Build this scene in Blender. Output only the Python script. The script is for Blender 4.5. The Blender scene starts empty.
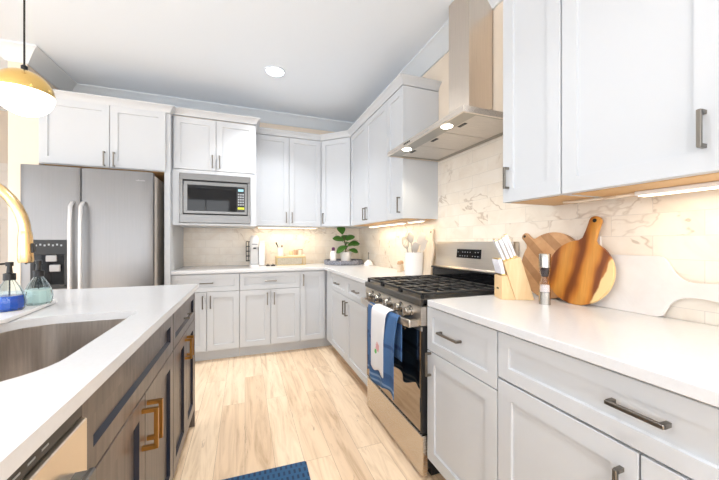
import bpy, bmesh, math, random
from mathutils import Vector, Matrix
C = bpy.context.scene
COL = C.collection
PI = math.pi
random.seed(7)

# ------------------------------------------------------------------ camera, world, light, exposure
cam_d = bpy.data.cameras.new('camera')
cam_d.sensor_width = 36.0
cam_d.lens = 308.15 / 719 * 36
cam_d.shift_y = 1.94 / 719
cam_d.clip_start = 0.02
cam = bpy.data.objects.new('camera', cam_d)
cam.location = (0, 0, 1.1926)
cam.rotation_euler = (PI / 2, 0, -0.3558)
COL.objects.link(cam)
C.camera = cam

C.view_settings.view_transform = 'Standard'
C.view_settings.look = 'None'
C.view_settings.gamma = 1
C.view_settings.use_curve_mapping = False
C.view_settings.exposure = 0.56
C.cycles.use_denoising = True
C.cycles.max_bounces = 10
C.cycles.diffuse_bounces = 6
C.cycles.glossy_bounces = 5
C.cycles.sample_clamp_indirect = 6

world = bpy.data.worlds.new('world')
C.world = world
world.use_nodes = True
world.node_tree.nodes['Background'].inputs[0].default_value = (0.93, 0.96, 1, 1)
world.node_tree.nodes['Background'].inputs[1].default_value = 1.0


def area(name, loc, rot, sx, sy, power, color=(1, 1, 1), spread=PI, shape='RECTANGLE'):
    d = bpy.data.lights.new(name, 'AREA')
    d.shape = shape
    d.size = sx
    if shape in ('RECTANGLE', 'ELLIPSE'):
        d.size_y = sy
    d.energy = power
    d.color = color
    d.spread = spread
    o = bpy.data.objects.new(name, d)
    o.location = loc
    o.rotation_euler = rot
    COL.objects.link(o)
    return o


# daylight through windows behind the camera and added unseen ones on the dining side
for k, x in enumerate((-3.0, -1.1, 0.7)):
    area('window_daylight', (x, -3.66, 1.45), (PI / 2, 0, 0), 1.35, 2.1, 29, (0.92, 0.96, 1))
for k, y in enumerate((-2.6, -0.7, 1.2)):
    area('window_daylight', (-4.66, y, 1.45), (PI / 2, 0, -PI / 2), 1.6, 2.1, 25, (0.92, 0.96, 1))

# ------------------------------------------------------------------ materials
MATS = {}


def pm(name, color, rough=0.5, metal=0.0, emit=None, estr=0, trans=0, ior=1.45, coat=0, spec=0.5):
    m = bpy.data.materials.new(name)
    m.use_nodes = True
    b = m.node_tree.nodes['Principled BSDF']
    b.inputs['Base Color'].default_value = (*color, 1)
    b.inputs['Roughness'].default_value = rough
    b.inputs['Metallic'].default_value = metal
    b.inputs['Transmission Weight'].default_value = trans
    b.inputs['IOR'].default_value = ior
    b.inputs['Coat Weight'].default_value = coat
    b.inputs['Specular IOR Level'].default_value = spec
    if emit:
        b.inputs['Emission Color'].default_value = (*emit, 1)
        b.inputs['Emission Strength'].default_value = estr
    MATS[name] = m
    return m


def nt(m):
    return m.node_tree.nodes, m.node_tree.links, m.node_tree.nodes['Principled BSDF']


def mapping(m, scale=(1, 1, 1), rot=(0, 0, 0), loc=(0, 0, 0)):
    n, l, b = nt(m)
    tc = n.new('ShaderNodeTexCoord')
    mp = n.new('ShaderNodeMapping')
    mp.inputs['Scale'].default_value = scale
    mp.inputs['Rotation'].default_value = rot
    mp.inputs['Location'].default_value = loc
    l.new(tc.outputs['Object'], mp.inputs['Vector'])
    return mp.outputs['Vector']


def noise(m, vec, scale, detail=4, rough=0.55, dist=0.0):
    n, l, b = nt(m)
    t = n.new('ShaderNodeTexNoise')
    t.inputs['Scale'].default_value = scale
    t.inputs['Detail'].default_value = detail
    t.inputs['Roughness'].default_value = rough
    t.inputs['Distortion'].default_value = dist
    l.new(vec, t.inputs['Vector'])
    return t.outputs['Fac']


def ramp(m, fac, stops):
    n, l, b = nt(m)
    r = n.new('ShaderNodeValToRGB')
    e = r.color_ramp.elements
    e[0].position, e[0].color = stops[0][0], (*stops[0][1], 1)
    e[1].position, e[1].color = stops[-1][0], (*stops[-1][1], 1)
    for p, c in stops[1:-1]:
        q = e.new(p)
        q.color = (*c, 1)
    l.new(fac, r.inputs['Fac'])
    return r.outputs['Color']


def mixc(m, fac, a, b_, mode='MIX'):
    n, l, b = nt(m)
    x = n.new('ShaderNodeMix')
    x.data_type = 'RGBA'
    x.blend_type = mode
    for sock, v in ((x.inputs[0], fac), (x.inputs[6], a), (x.inputs[7], b_)):
        if isinstance(v, (int, float)):
            sock.default_value = v
        elif isinstance(v, tuple):
            sock.default_value = (*v, 1)
        else:
            l.new(v, sock)
    return x.outputs[2]


def bump(m, h, strength=0.2, dist=0.01):
    n, l, b = nt(m)
    bp = n.new('ShaderNodeBump')
    bp.inputs['Strength'].default_value = strength
    bp.inputs['Distance'].default_value = dist
    l.new(h, bp.inputs['Height'])
    l.new(bp.outputs['Normal'], b.inputs['Normal'])


def base(m, c):
    n, l, b = nt(m)
    l.new(c, b.inputs['Base Color'])


pm('white_paint', (0.568, 0.590, 0.620), 0.45)
pm('ceiling_paint', (0.785, 0.86, 0.955), 0.85)
pm('crown_paint', (0.70, 0.745, 0.79), 0.5)
pm('wall_paint', (0.80, 0.69, 0.57), 0.8)
pm('hall_paint', (0.60, 0.53, 0.46), 0.8)
pm('black_plastic', (0.012, 0.012, 0.013), 0.3)
pm('black_gloss', (0.006, 0.006, 0.007), 0.04, spec=0.3)
pm('black_matte', (0.015, 0.015, 0.016), 0.6)
pm('dark_gap', (0.02, 0.018, 0.016), 0.8)
pm('cast_iron', (0.022, 0.023, 0.025), 0.42)
pm('nickel', (0.23, 0.21, 0.185), 0.33, 1.0)
pm('bronze_gold', (0.46, 0.24, 0.065), 0.28, 1.0)
pm('brass', (0.78, 0.52, 0.18), 0.22, 1.0)
pm('faucet_gold', (0.80, 0.55, 0.28), 0.2, 1.0)
pm('grey_plastic', (0.36, 0.36, 0.37), 0.4)
pm('silver_plastic', (0.58, 0.58, 0.59), 0.35, 0.3)
pm('white_ceramic', (0.82, 0.81, 0.80), 0.25)
pm('white_plastic', (0.82, 0.80, 0.78), 0.35)
pm('opal_glass', (0.95, 0.93, 0.88), 0.3, emit=(1, 0.96, 0.88), estr=2.2)
pm('lamp_glow', (1, 1, 1), 0.5, emit=(1, 0.98, 0.94), estr=9)
pm('warm_glow', (1, 0.9, 0.7), 0.5, emit=(1, 0.82, 0.55), estr=3.0)
pm('hood_glow', (1, 0.95, 0.85), 0.5, emit=(1, 0.93, 0.8), estr=9)
pm('clear_glass', (0.86, 0.95, 0.97), 0.03, trans=1.0, ior=1.22)
pm('blue_soap', (0.005, 0.10, 0.62), 0.1, trans=0.15)
pm('green_soap', (0.74, 0.86, 0.80), 0.2)
pm('white_salt', (0.88, 0.82, 0.80), 0.8)
pm('peppercorn', (0.06, 0.045, 0.045), 0.7)
pm('acrylic', (0.95, 0.93, 0.93), 0.03, trans=1.0, ior=1.25)
pm('purple_cap', (0.10, 0.02, 0.09), 0.4)
pm('leaf_green', (0.055, 0.17, 0.022), 0.4)
pm('stem_brown', (0.12, 0.09, 0.04), 0.7)
pm('soil', (0.05, 0.03, 0.02), 0.9)
pm('cyan_digit', (0.3, 0.6, 0.7), 0.5, emit=(0.5, 0.8, 0.9), estr=0.1)
pm('yellow_sticker', (0.70, 0.75, 0.05), 0.5)
pm('print_grey', (0.36, 0.38, 0.40), 0.5)
pm('white_print', (0.85, 0.85, 0.85), 0.5)
pm('gold_tip', (0.55, 0.40, 0.15), 0.3, 0.9)
pm('pearl_handle', (0.80, 0.79, 0.84), 0.25)
pm('pale_wood', (0.76, 0.55, 0.32), 0.45)
pm('cream_wood', (0.74, 0.63, 0.50), 0.5)
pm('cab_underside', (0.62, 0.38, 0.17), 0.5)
pm('dishwasher_front', (0.80, 0.69, 0.55), 0.28, 0.9)
pm('door_paint', (0.62, 0.59, 0.56), 0.5)
pm('island_navy', (0.006, 0.009, 0.022), 0.45)  # near-black navy for panel ledges and the bodies behind the front gaps
pm('oven_glass', (0.34, 0.29, 0.24), 0.03, 1.0)
pm('fridge_side', (0.66, 0.61, 0.56), 0.45)
pm('knob_steel', (0.42, 0.40, 0.37), 0.24, 1.0)
pm('logo_red', (0.7, 0.2, 0.2), 0.6)
pm('glaze_brown', (0.55, 0.36, 0.22), 0.4)

# quartz
m = pm('quartz', (0.86, 0.85, 0.84), 0.22)
v = mapping(m)
base(m, ramp(m, noise(m, v, 90, 2), [(0.3, (0.655, 0.66, 0.675)), (0.7, (0.675, 0.682, 0.70))]))


def brushed(name, color, scale, rough=0.26, lo=0.85):
    m = pm(name, color, rough, 1.0)
    n, l, b = nt(m)
    v = mapping(m, scale)
    f = noise(m, v, 5, 3)
    base(m, ramp(m, f, [(0.3, tuple(c * lo for c in color)), (0.7, tuple(min(1, c * 1.05) for c in color))]))
    r = n.new('ShaderNodeMapRange')
    r.inputs['To Min'].default_value = rough * 0.8
    r.inputs['To Max'].default_value = rough * 1.25
    l.new(f, r.inputs['Value'])
    l.new(r.outputs[0], b.inputs['Roughness'])
    return m


brushed('steel', (0.20, 0.198, 0.196), (1, 1, 40), 0.34, 0.93)
brushed('steel_fridge', (0.265, 0.262, 0.266), (60, 60, 0.5), 0.42, 0.95)
brushed('steel_warm', (0.86, 0.78, 0.69), (80, 1, 60), 0.28, 0.95)
brushed('steel_sink', (0.54, 0.49, 0.445), (30, 30, 1), 0.3, 0.85)
brushed('steel_filter', (0.72, 0.68, 0.63), (2, 80, 2), 0.5)
brushed('steel_range', (0.60, 0.55, 0.49), (1, 1, 30), 0.3, 0.94)
brushed('steel_dark', (0.15, 0.14, 0.125), (1, 1, 30), 0.3, 0.94)

brushed('steel_drawer', (0.60, 0.54, 0.47), (80, 1, 60), 0.26, 0.95)
brushed('steel_under', (0.42, 0.40, 0.36), (80, 1, 60), 0.3, 0.95)
brushed('steel_duct', (0.70, 0.62, 0.54), (60, 60, 1), 0.3, 0.95)

# marble subway tiles


def tile(name, horiz):
    m = pm(name, (0.8, 0.75, 0.68), 0.28)
    n, l, b = nt(m)
    tc = n.new('ShaderNodeTexCoord')
    sp = n.new('ShaderNodeSeparateXYZ')
    l.new(tc.outputs['Object'], sp.inputs[0])
    cb = n.new('ShaderNodeCombineXYZ')
    l.new(sp.outputs[horiz], cb.inputs[0])
    l.new(sp.outputs[2], cb.inputs[1])
    mp = n.new('ShaderNodeMapping')
    mp.inputs['Location'].default_value = (-0.717, -1.216, 0)
    l.new(cb.outputs[0], mp.inputs['Vector'])
    br = n.new('ShaderNodeTexBrick')
    br.offset = 0.5
    br.inputs['Scale'].default_value = 1.0
    br.inputs['Brick Width'].default_value = 0.286
    br.inputs['Row Height'].default_value = 0.0865
    br.inputs['Mortar Size'].default_value = 0.0010
    br.inputs['Mortar Smooth'].default_value = 0.3
    br.inputs['Color1'].default_value = (0.80, 0.80, 0.80, 1)
    br.inputs['Color2'].default_value = (0.92, 0.92, 0.92, 1)
    br.inputs['Mortar'].default_value = (0.72, 0.72, 0.72, 1)
    l.new(mp.outputs[0], br.inputs['Vector'])
    # veins broken at tile joints: shift the noise per tile by brick tone
    vm = n.new('ShaderNodeVectorMath')
    vm.operation = 'MULTIPLY_ADD'
    l.new(br.outputs['Color'], vm.inputs[0])
    vm.inputs[1].default_value = (7, 5, 3)
    l.new(mp.outputs[0], vm.inputs[2])
    f = noise(m, vm.outputs[0], 2.3, 4, 0.55, 0.7)
    vein = ramp(m, f, [(0.0, (0, 0, 0)), (0.485, (0, 0, 0)), (0.5, (1, 1, 1)), (0.512, (0, 0, 0)), (1.0, (0, 0, 0))])
    g = noise(m, vm.outputs[0], 2.0, 3, 0.5, 0.3)
    gate = ramp(m, g, [(0.48, (0, 0, 0)), (0.62, (1, 1, 1))])
    cloud = ramp(m, noise(m, vm.outputs[0], 5, 5, 0.6, 0.8), [(0.3, (0.77, 0.68, 0.58)), (0.55, (0.84, 0.77, 0.68)), (0.8, (0.87, 0.81, 0.74))])
    vf = mixc(m, 1.0, vein, gate, 'MULTIPLY')
    vs = n.new('ShaderNodeMath')
    vs.operation = 'MULTIPLY'
    vs.inputs[1].default_value = 0.8
    l.new(vf, vs.inputs[0])
    c = mixc(m, vs.outputs[0], cloud, (0.46, 0.36, 0.27))
    mor = mixc(m, br.outputs['Fac'], c, (0.64, 0.59, 0.53))
    base(m, mor)
    inv = n.new('ShaderNodeMath')
    inv.operation = 'SUBTRACT'
    inv.inputs[0].default_value = 1
    l.new(br.outputs['Fac'], inv.inputs[1])
    bump(m, inv.outputs[0], 0.25, 0.0015)
    return m


tile('tile_range_wall', 1)
tile('tile_back_wall', 0)

# oak plank floor, boards along Y
m = pm('oak_floor', (0.7, 0.5, 0.3), 0.36)
n, l, b = nt(m)
v = mapping(m, (1, 1, 1), (0, 0, PI / 2))
br = n.new('ShaderNodeTexBrick')
br.offset = 0.37
br.inputs['Scale'].default_value = 1
br.inputs['Brick Width'].default_value = 1.22
br.inputs['Row Height'].default_value = 0.152
br.inputs['Mortar Size'].default_value = 0.0009
br.inputs['Color1'].default_value = (0, 0, 0, 1)
br.inputs['Color2'].default_value = (1, 1, 1, 1)
br.inputs['Mortar'].default_value = (0.5, 0.5, 0.5, 1)
l.new(v, br.inputs['Vector'])
tone = ramp(m, br.outputs['Color'], [(0.0, (0.79, 0.59, 0.40)), (0.5, (0.89, 0.69, 0.49)), (1.0, (0.93, 0.75, 0.55))])
vm = n.new('ShaderNodeVectorMath')
vm.operation = 'MULTIPLY_ADD'
l.new(br.outputs['Color'], vm.inputs[0])
vm.inputs[1].default_value = (9, 4, 0)
v2 = mapping(m, (11, 1.1, 1))
l.new(v2, vm.inputs[2])
grain = ramp(m, noise(m, vm.outputs[0], 1.6, 7, 0.62, 1.2), [(0.25, (0.66, 0.56, 0.46)), (0.42, (0.90, 0.86, 0.81)), (0.55, (1.02, 1.01, 1.0)), (0.75, (1.08, 1.08, 1.08))])
c = mixc(m, 1.0, tone, grain, 'MULTIPLY')
v3 = mapping(m, (13, 2.2, 1))
knot = ramp(m, noise(m, v3, 1.3, 5, 0.7, 2.0), [(0.0, (1, 1, 1)), (0.30, (1, 1, 1)), (0.355, (0, 0, 0)), (1.0, (0, 0, 0))])
ks = n.new('ShaderNodeMath')
ks.operation = 'MULTIPLY'
ks.inputs[1].default_value = 0.6
l.new(knot, ks.inputs[0])
c = mixc(m, ks.outputs[0], c, (0.36, 0.22, 0.12))
c = mixc(m, br.outputs['Fac'], c, (0.42, 0.28, 0.16))
base(m, c)


def wood(name, dark, light, scale, rough=0.4, rot=(0, 0, 0), nscale=1.5, dist=1.5, spec=0.5):
    m = pm(name, light, rough, spec=spec)
    v = mapping(m, scale, rot)
    base(m, ramp(m, noise(m, v, nscale, 6, 0.6, dist), [(0.3, dark), (0.5, tuple((a + b) / 2 for a, b in zip(dark, light))), (0.68, light)]))
    return m


wood('island_stain', (0.060, 0.046, 0.042), (0.15, 0.118, 0.102), (16, 16, 1.4), 0.33, spec=0.7)
m = pm('olive_wood', (0.5, 0.2, 0.04), 0.33)
n, l, b = nt(m)
wv = n.new('ShaderNodeTexWave')
wv.bands_direction = 'Y'
wv.inputs['Scale'].default_value = 3.4
wv.inputs['Distortion'].default_value = 5.5
wv.inputs['Detail'].default_value = 3
wv.inputs['Detail Scale'].default_value = 1.3
wv.inputs['Detail Roughness'].default_value = 0.55
l.new(mapping(m, (1, 1, 0.45), (-0.35, 0, 0), (0.1, 0.35, 0.2)), wv.inputs['Vector'])
f1 = ramp(m, wv.outputs['Fac'], [(0.05, (0.20, 0.052, 0.008)), (0.28, (0.38, 0.125, 0.019)), (0.6, (0.56, 0.22, 0.035)), (0.95, (0.64, 0.30, 0.06))])
f2 = ramp(m, noise(m, mapping(m, (1, 60, 6), (-0.35, 0, 0)), 1.0, 4), [(0.3, (0.78, 0.74, 0.70)), (0.7, (1.06, 1.05, 1.04))])
base(m, mixc(m, 1.0, f1, f2, 'MULTIPLY'))
m = wood('striped_wood', (0.48, 0.26, 0.12), (0.60, 0.36, 0.19), (1, 14, 14), 0.45, (0.75, 0, 0), 1.2, 0.4)
n, l, b = nt(m)
src = b.inputs['Base Color'].links[0].from_socket
wv = n.new('ShaderNodeTexWave')
wv.bands_direction = 'Y'
wv.inputs['Scale'].default_value = 3.6
wv.inputs['Distortion'].default_value = 0.6
l.new(mapping(m, (1, 1, 1), (0.85, 0, 0)), wv.inputs['Vector'])
base(m, mixc(m, 1.0, src, ramp(m, wv.outputs['Fac'], [(0.40, (0.74, 0.68, 0.62)), (0.46, (1.05, 1.03, 1.0))]), 'MULTIPLY'))
wood('block_wood', (0.74, 0.50, 0.26), (0.84, 0.62, 0.36), (14, 2, 2), 0.45)
wood('board_wood', (0.66, 0.54, 0.41), (0.76, 0.66, 0.54), (3, 14, 2), 0.5)
wood('toe_wood', (0.36, 0.21, 0.11), (0.52, 0.33, 0.18), (2, 3, 30), 0.5)
wood('slate_weave', (0.06, 0.065, 0.09), (0.36, 0.37, 0.42), (22, 22, 30), 0.8)
wood('wicker', (0.30, 0.26, 0.19), (0.58, 0.52, 0.42), (60, 60, 90), 0.7)
m = wood('marble_board', (0.72, 0.68, 0.66), (0.80, 0.775, 0.76), (3, 3, 3), 0.25)

# sapwood edge on the olive board
m = MATS['olive_wood']
n, l, b = nt(m)
src = b.inputs['Base Color'].links[0].from_socket
tc = n.new('ShaderNodeTexCoord')
sp = n.new('ShaderNodeSeparateXYZ')
l.new(tc.outputs['Object'], sp.inputs[0])
ad = n.new('ShaderNodeMath')
ad.operation = 'MULTIPLY_ADD'
l.new(sp.outputs[2], ad.inputs[0])
ad.inputs[1].default_value = 0.28
l.new(sp.outputs[1], ad.inputs[2])
nz = noise(m, mapping(m, (1, 4, 4)), 2.0, 3)
ad2 = n.new('ShaderNodeMath')
ad2.operation = 'MULTIPLY_ADD'
l.new(nz, ad2.inputs[0])
ad2.inputs[1].default_value = 0.06
l.new(ad.outputs[0], ad2.inputs[2])
edge = n.new('ShaderNodeMapRange')
edge.inputs['From Min'].default_value = -0.085
edge.inputs['From Max'].default_value = -0.078
edge.inputs['To Min'].default_value = 1
edge.inputs['To Max'].default_value = 0
l.new(ad2.outputs[0], edge.inputs['Value'])
base(m, mixc(m, edge.outputs[0], src, (0.80, 0.56, 0.26)))

# towel cloths
m = pm('blue_towel', (0.04, 0.12, 0.32), 0.9)
n, l, b = nt(m)
tc = n.new('ShaderNodeTexCoord')
sp = n.new('ShaderNodeSeparateXYZ')
l.new(tc.outputs['Object'], sp.inputs[0])
sh = n.new('ShaderNodeMapRange')
sh.inputs['From Min'].default_value = -0.50
sh.inputs['From Max'].default_value = 0.0
l.new(sp.outputs[2], sh.inputs['Value'])
blue, deep, pale = (0.050, 0.125, 0.28), (0.012, 0.04, 0.13), (0.26, 0.38, 0.56)
r = ramp(m, sh.outputs[0], [(0.0, blue), (0.13, blue), (0.14, pale), (0.155, pale), (0.16, blue), (0.19, blue), (0.195, pale), (0.215, pale), (0.22, blue), (0.30, deep), (0.34, deep), (0.35, blue), (0.62, blue), (0.63, deep), (0.66, deep), (0.67, blue), (1.0, blue)])
w = noise(m, mapping(m, (200, 200, 200)), 3, 2)
base(m, mixc(m, 0.35, r, ramp(m, w, [(0.3, (0.03, 0.09, 0.26)), (0.7, (0.12, 0.25, 0.46))])))
m = pm('white_towel', (0.80, 0.80, 0.82), 0.9)


def spot(m, c, r, under, col):
    n, l, b = nt(m)
    vd = n.new('ShaderNodeVectorMath')
    vd.operation = 'DISTANCE'
    mp = mapping(m, (0, 1, 1))
    l.new(mp, vd.inputs[0])
    vd.inputs[1].default_value = (0, c[0], c[1])
    wob = n.new('ShaderNodeMath')
    wob.operation = 'MULTIPLY_ADD'
    l.new(noise(m, mapping(m, (60, 60, 60)), 1.0, 2), wob.inputs[0])
    wob.inputs[1].default_value = -r * 1.2
    l.new(vd.outputs['Value'], wob.inputs[2])
    mr = n.new('ShaderNodeMapRange')
    mr.inputs['From Min'].default_value = r * 0.3
    mr.inputs['From Max'].default_value = r * 0.5
    mr.inputs['To Min'].default_value = 1
    mr.inputs['To Max'].default_value = 0
    l.new(wob.outputs[0], mr.inputs['Value'])
    return mixc(m, mr.outputs[0], under, col)


cl = spot(m, (-0.005, -0.215), 0.026, (0.80, 0.80, 0.82), (0.74, 0.42, 0.42))
cl = spot(m, (0.020, -0.245), 0.014, cl, (0.16, 0.50, 0.16))
base(m, cl)

# blue rubber mat with rows of small raised marks
m = pm('mat_blue', (0.02, 0.085, 0.20), 0.7)
n, l, b = nt(m)
br = n.new('ShaderNodeTexBrick')
br.offset = 0.5
br.inputs['Scale'].default_value = 1
br.inputs['Brick Width'].default_value = 0.026
br.inputs['Row Height'].default_value = 0.042
br.inputs['Mortar Size'].default_value = 0.008
br.inputs['Color1'].default_value = (0.006, 0.028, 0.08, 1)
br.inputs['Color2'].default_value = (0.010, 0.045, 0.12, 1)
br.inputs['Mortar'].default_value = (0.022, 0.10, 0.22, 1)
l.new(mapping(m), br.inputs['Vector'])
base(m, br.outputs['Color'])


# ------------------------------------------------------------------ mesh helpers
class MB:
    """Collects shapes; build() links them as one mesh object."""

    def __init__(s):
        s.bm = bmesh.new()

    def box(s, x0, x1, y0, y1, z0, z1, bev=0.0, seg=1):
        bm = s.bm
        vs = [bm.verts.new((x, y, z)) for x in (x0, x1) for y in (y0, y1) for z in (z0, z1)]
        idx = ((0, 1, 3, 2), (4, 6, 7, 5), (0, 4, 5, 1), (2, 3, 7, 6), (0, 2, 6, 4), (1, 5, 7, 3))
        fs = [bm.faces.new([vs[i] for i in f]) for f in idx]
        if bev:
            es = list({e for f in fs for e in f.edges})
            bmesh.ops.bevel(bm, geom=es, offset=bev, segments=seg, affect='EDGES', profile=0.5)
        return s

    def shaker(s, x0, x1, z0, z1, rail=0.057, t=0.02, dep=0.009, bev=0.0015, y=0.0, groove=0.002):
        bm = s.bm

        def loop(a, b_, c, d, yy):
            return [bm.verts.new(p) for p in ((a, yy, c), (b_, yy, c), (b_, yy, d), (a, yy, d))]
        L = [loop(x0, x1, z0, z1, y + t), loop(x0, x1, z0, z1, y + bev), loop(x0 + bev, x1 - bev, z0 + bev, z1 - bev, y),
             loop(x0 + rail, x1 - rail, z0 + rail, z1 - rail, y),
             loop(x0 + rail + groove, x1 - rail - groove, z0 + rail + groove, z1 - rail - groove, y + dep)]
        for q, (a, b_) in enumerate(zip(L, L[1:])):
            for i in range(4):
                j = (i + 1) % 4
                f = bm.faces.new((a[i], a[j], b_[j], b_[i]))
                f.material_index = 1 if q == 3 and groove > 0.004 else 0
        bm.faces.new(L[-1])
        bm.faces.new(L[0][::-1])
        return s

    def loft(s, loops, cap0=True, cap1=True, closed=True):
        bm = s.bm
        L = [[bm.verts.new(p) for p in lp] for lp in loops]
        n = len(L[0])
        for a, b_ in zip(L, L[1:]):
            for i in range(n if closed else n - 1):
                j = (i + 1) % n
                bm.faces.new((a[i], a[j], b_[j], b_[i]))
        if cap0:
            bm.faces.new(L[0][::-1])
        if cap1:
            bm.faces.new(L[-1])
        return s

    def lathe(s, prof, c=(0, 0, 0), n=32, M=None):
        loops = []
        for r, z in prof:
            r = max(r, 1e-4)
            loops.append([Vector((c[0] + r * math.cos(2 * PI * k / n), c[1] + r * math.sin(2 * PI * k / n), c[2] + z)) for k in range(n)])
        if M is not None:
            loops = [[M @ p for p in lp] for lp in loops]
        return s.loft(loops)

    def tube(s, pts, r, n=10, rr=None):
        pts = [Vector(p) for p in pts]
        loops = []
        t0 = (pts[1] - pts[0]).normalized()
        up = Vector((0, 0, 1)) if abs(t0.z) < 0.9 else Vector((1, 0, 0))
        a = t0.cross(up).normalized()
        for i, p in enumerate(pts):
            t = (pts[min(i + 1, len(pts) - 1)] - pts[max(i - 1, 0)]).normalized()
            a = (a - t * a.dot(t)).normalized()
            b_ = t.cross(a)
            q = rr[i] if rr else r
            loops.append([p + a * q * math.cos(2 * PI * k / n) + b_ * q * math.sin(2 * PI * k / n) for k in range(n)])
        return s.loft(loops)

    def cyl(s, p0, p1, r0, r1=None, n=20):
        return s.tube([p0, p1], r0, n, [r0, r0 if r1 is None else r1])

    def prism(s, poly, f0, f1):
        """poly: 2D points, f0/f1 map (u,v) to 3D for the two caps"""
        return s.loft([[f0(u, v) for u, v in poly], [f1(u, v) for u, v in poly]])

    def bevel_all(s, off, ang=0.6, seg=2):
        bm = s.bm
        bm.normal_update()
        es = [e for e in bm.edges if len(e.link_faces) == 2 and e.calc_face_angle(0) > ang]
        bmesh.ops.bevel(bm, geom=es, offset=off, segments=seg, affect='EDGES', profile=0.5, clamp_overlap=True)
        return s

    def build(s, name, mat, parent=None, smooth=35):
        bmesh.ops.recalc_face_normals(s.bm, faces=s.bm.faces)
        me = bpy.data.meshes.new(name)
        s.bm.to_mesh(me)
        s.bm.free()
        mt = MATS[mat] if isinstance(mat, str) else mat
        me.materials.append(mt)
        for p in me.polygons:
            p.use_smooth = True
        me.set_sharp_from_angle(angle=math.radians(smooth))
        o = bpy.data.objects.new(name, me)
        COL.objects.link(o)
        if parent:
            o.parent = parent
        return o


def thing(name, label, cat, loc=(0, 0, 0), rz=0, group=None):
    o = bpy.data.objects.new(name, None)
    o.empty_display_size = 0.05
    COL.objects.link(o)
    o.location = loc
    o.rotation_euler = (0, 0, rz)
    o['label'] = label
    o['category'] = cat
    if group:
        o['group'] = group
    return o


def tag(o, label, cat, group=None, loc=None):
    o['label'] = label
    o['category'] = cat
    if group:
        o['group'] = group
    return o


def struct(o):
    o['kind'] = 'structure'
    return o


def recentre(o, c):
    """moves a mesh's origin to c without moving it"""
    o.data.transform(Matrix.Translation(-Vector(c)))
    o.location = c
    return o


def rrect(x0, x1, y0, y1, r, n=6):
    P = []
    for cx, cy, a0 in ((x1 - r, y1 - r, 0), (x0 + r, y1 - r, PI / 2), (x0 + r, y0 + r, PI), (x1 - r, y0 + r, 1.5 * PI)):
        for k in range(n + 1):
            a = a0 + PI / 2 * k / n
            P.append((cx + r * math.cos(a), cy + r * math.sin(a)))
    return P


# ------------------------------------------------------------------ key planes
XW, YW, ZC = 1.476, 3.983, 2.78         # range wall, back wall, ceiling
XB, YB = 0.850, 3.360                   # base door faces
XU, YU = 1.146, 3.653                   # wall-cabinet door faces
ZU, ZT, ZCR = 1.376, 2.41, 2.475        # wall-cabinet bottom, door top, crown top
XI = -0.305                             # island door face
XL = -1.69                              # stub wall beside the fridge

# ------------------------------------------------------------------ structure
struct(MB().box(-4.7, XW + 0.12, -3.7, 5.2, -0.06, 0).build('floor', 'oak_floor'))
struct(MB().box(-4.7, XW + 0.12, -3.7, 5.2, ZC, ZC + 0.1).build('ceiling', 'ceiling_paint'))
struct(MB().box(XW, XW + 0.12, -3.7, 5.2, 0, ZC).build('wall_right', 'wall_paint'))
struct(MB().box(XL, XW, YW, YW + 0.12, 0, ZC).build('wall_back', 'wall_paint'))
struct(MB().box(XL - 0.12, XL, 3.35, 5.0, 0, ZC).box(XL, -1.607, 3.335, 3.36, 1.825, 2.40).build('wall_left', 'wall_paint'))
struct(MB().box(-4.7, XL - 0.12, 5.0, 5.2, 0, ZC).build('wall_hall', 'hall_paint'))
# wall behind the camera and dining-side wall with window openings
w = MB()
for a, b_ in ((-4.7, -3.68), (-2.32, -1.78), (-0.42, 0.02), (1.38, XW)):
    w.box(a, b_, -3.6, -3.5, 0, ZC)
for a, b_ in ((-3.68, -2.32), (-1.78, -0.42), (0.02, 1.38)):
    w.box(a, b_, -3.6, -3.5, 0, 0.4).box(a, b_, -3.6, -3.5, 2.5, ZC)
struct(w.build('wall_front', 'crown_paint'))
w = MB()
for a, b_ in ((-3.7, -3.4), (-1.8, -1.5), (0.1, 0.4), (2.0, 5.0)):
    w.box(-4.6, -4.5, a, b_, 0, ZC)
for a, b_ in ((-3.4, -1.8), (-1.5, 0.1), (0.4, 2.0)):
    w.box(-4.6, -4.5, a, b_, 0, 0.4).box(-4.6, -4.5, a, b_, 2.5, ZC)
struct(w.build('wall_dining', 'crown_paint'))
for k, xc in enumerate((-3.0, -1.1, 0.7)):
    w = MB()
    for a, b_ in ((xc - 0.68, xc - 0.63), (xc + 0.63, xc + 0.68), (xc - 0.015, xc + 0.015)):
        w.box(a, b_, -3.58, -3.52, 0.4, 2.5)
    for z in (0.4, 1.43, 2.45):
        w.box(xc - 0.68, xc + 0.68, -3.575, -3.525, z, z + 0.05)
    struct(w.build('window_%d' % (k + 1), 'crown_paint'))
for k, yc in enumerate((-2.6, -0.7, 1.2)):  # dining-side windows, added to light the range wall evenly
    w = MB()
    for a, b_ in ((yc - 0.8, yc - 0.75), (yc + 0.75, yc + 0.8), (yc - 0.015, yc + 0.015)):
        w.box(-4.58, -4.52, a, b_, 0.4, 2.5)
    for z in (0.4, 1.43, 2.45):
        w.box(-4.575, -4.525, yc - 0.8, yc + 0.8, z, z + 0.05)
    struct(w.build('window_%d' % (k + 4), 'crown_paint'))

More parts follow.
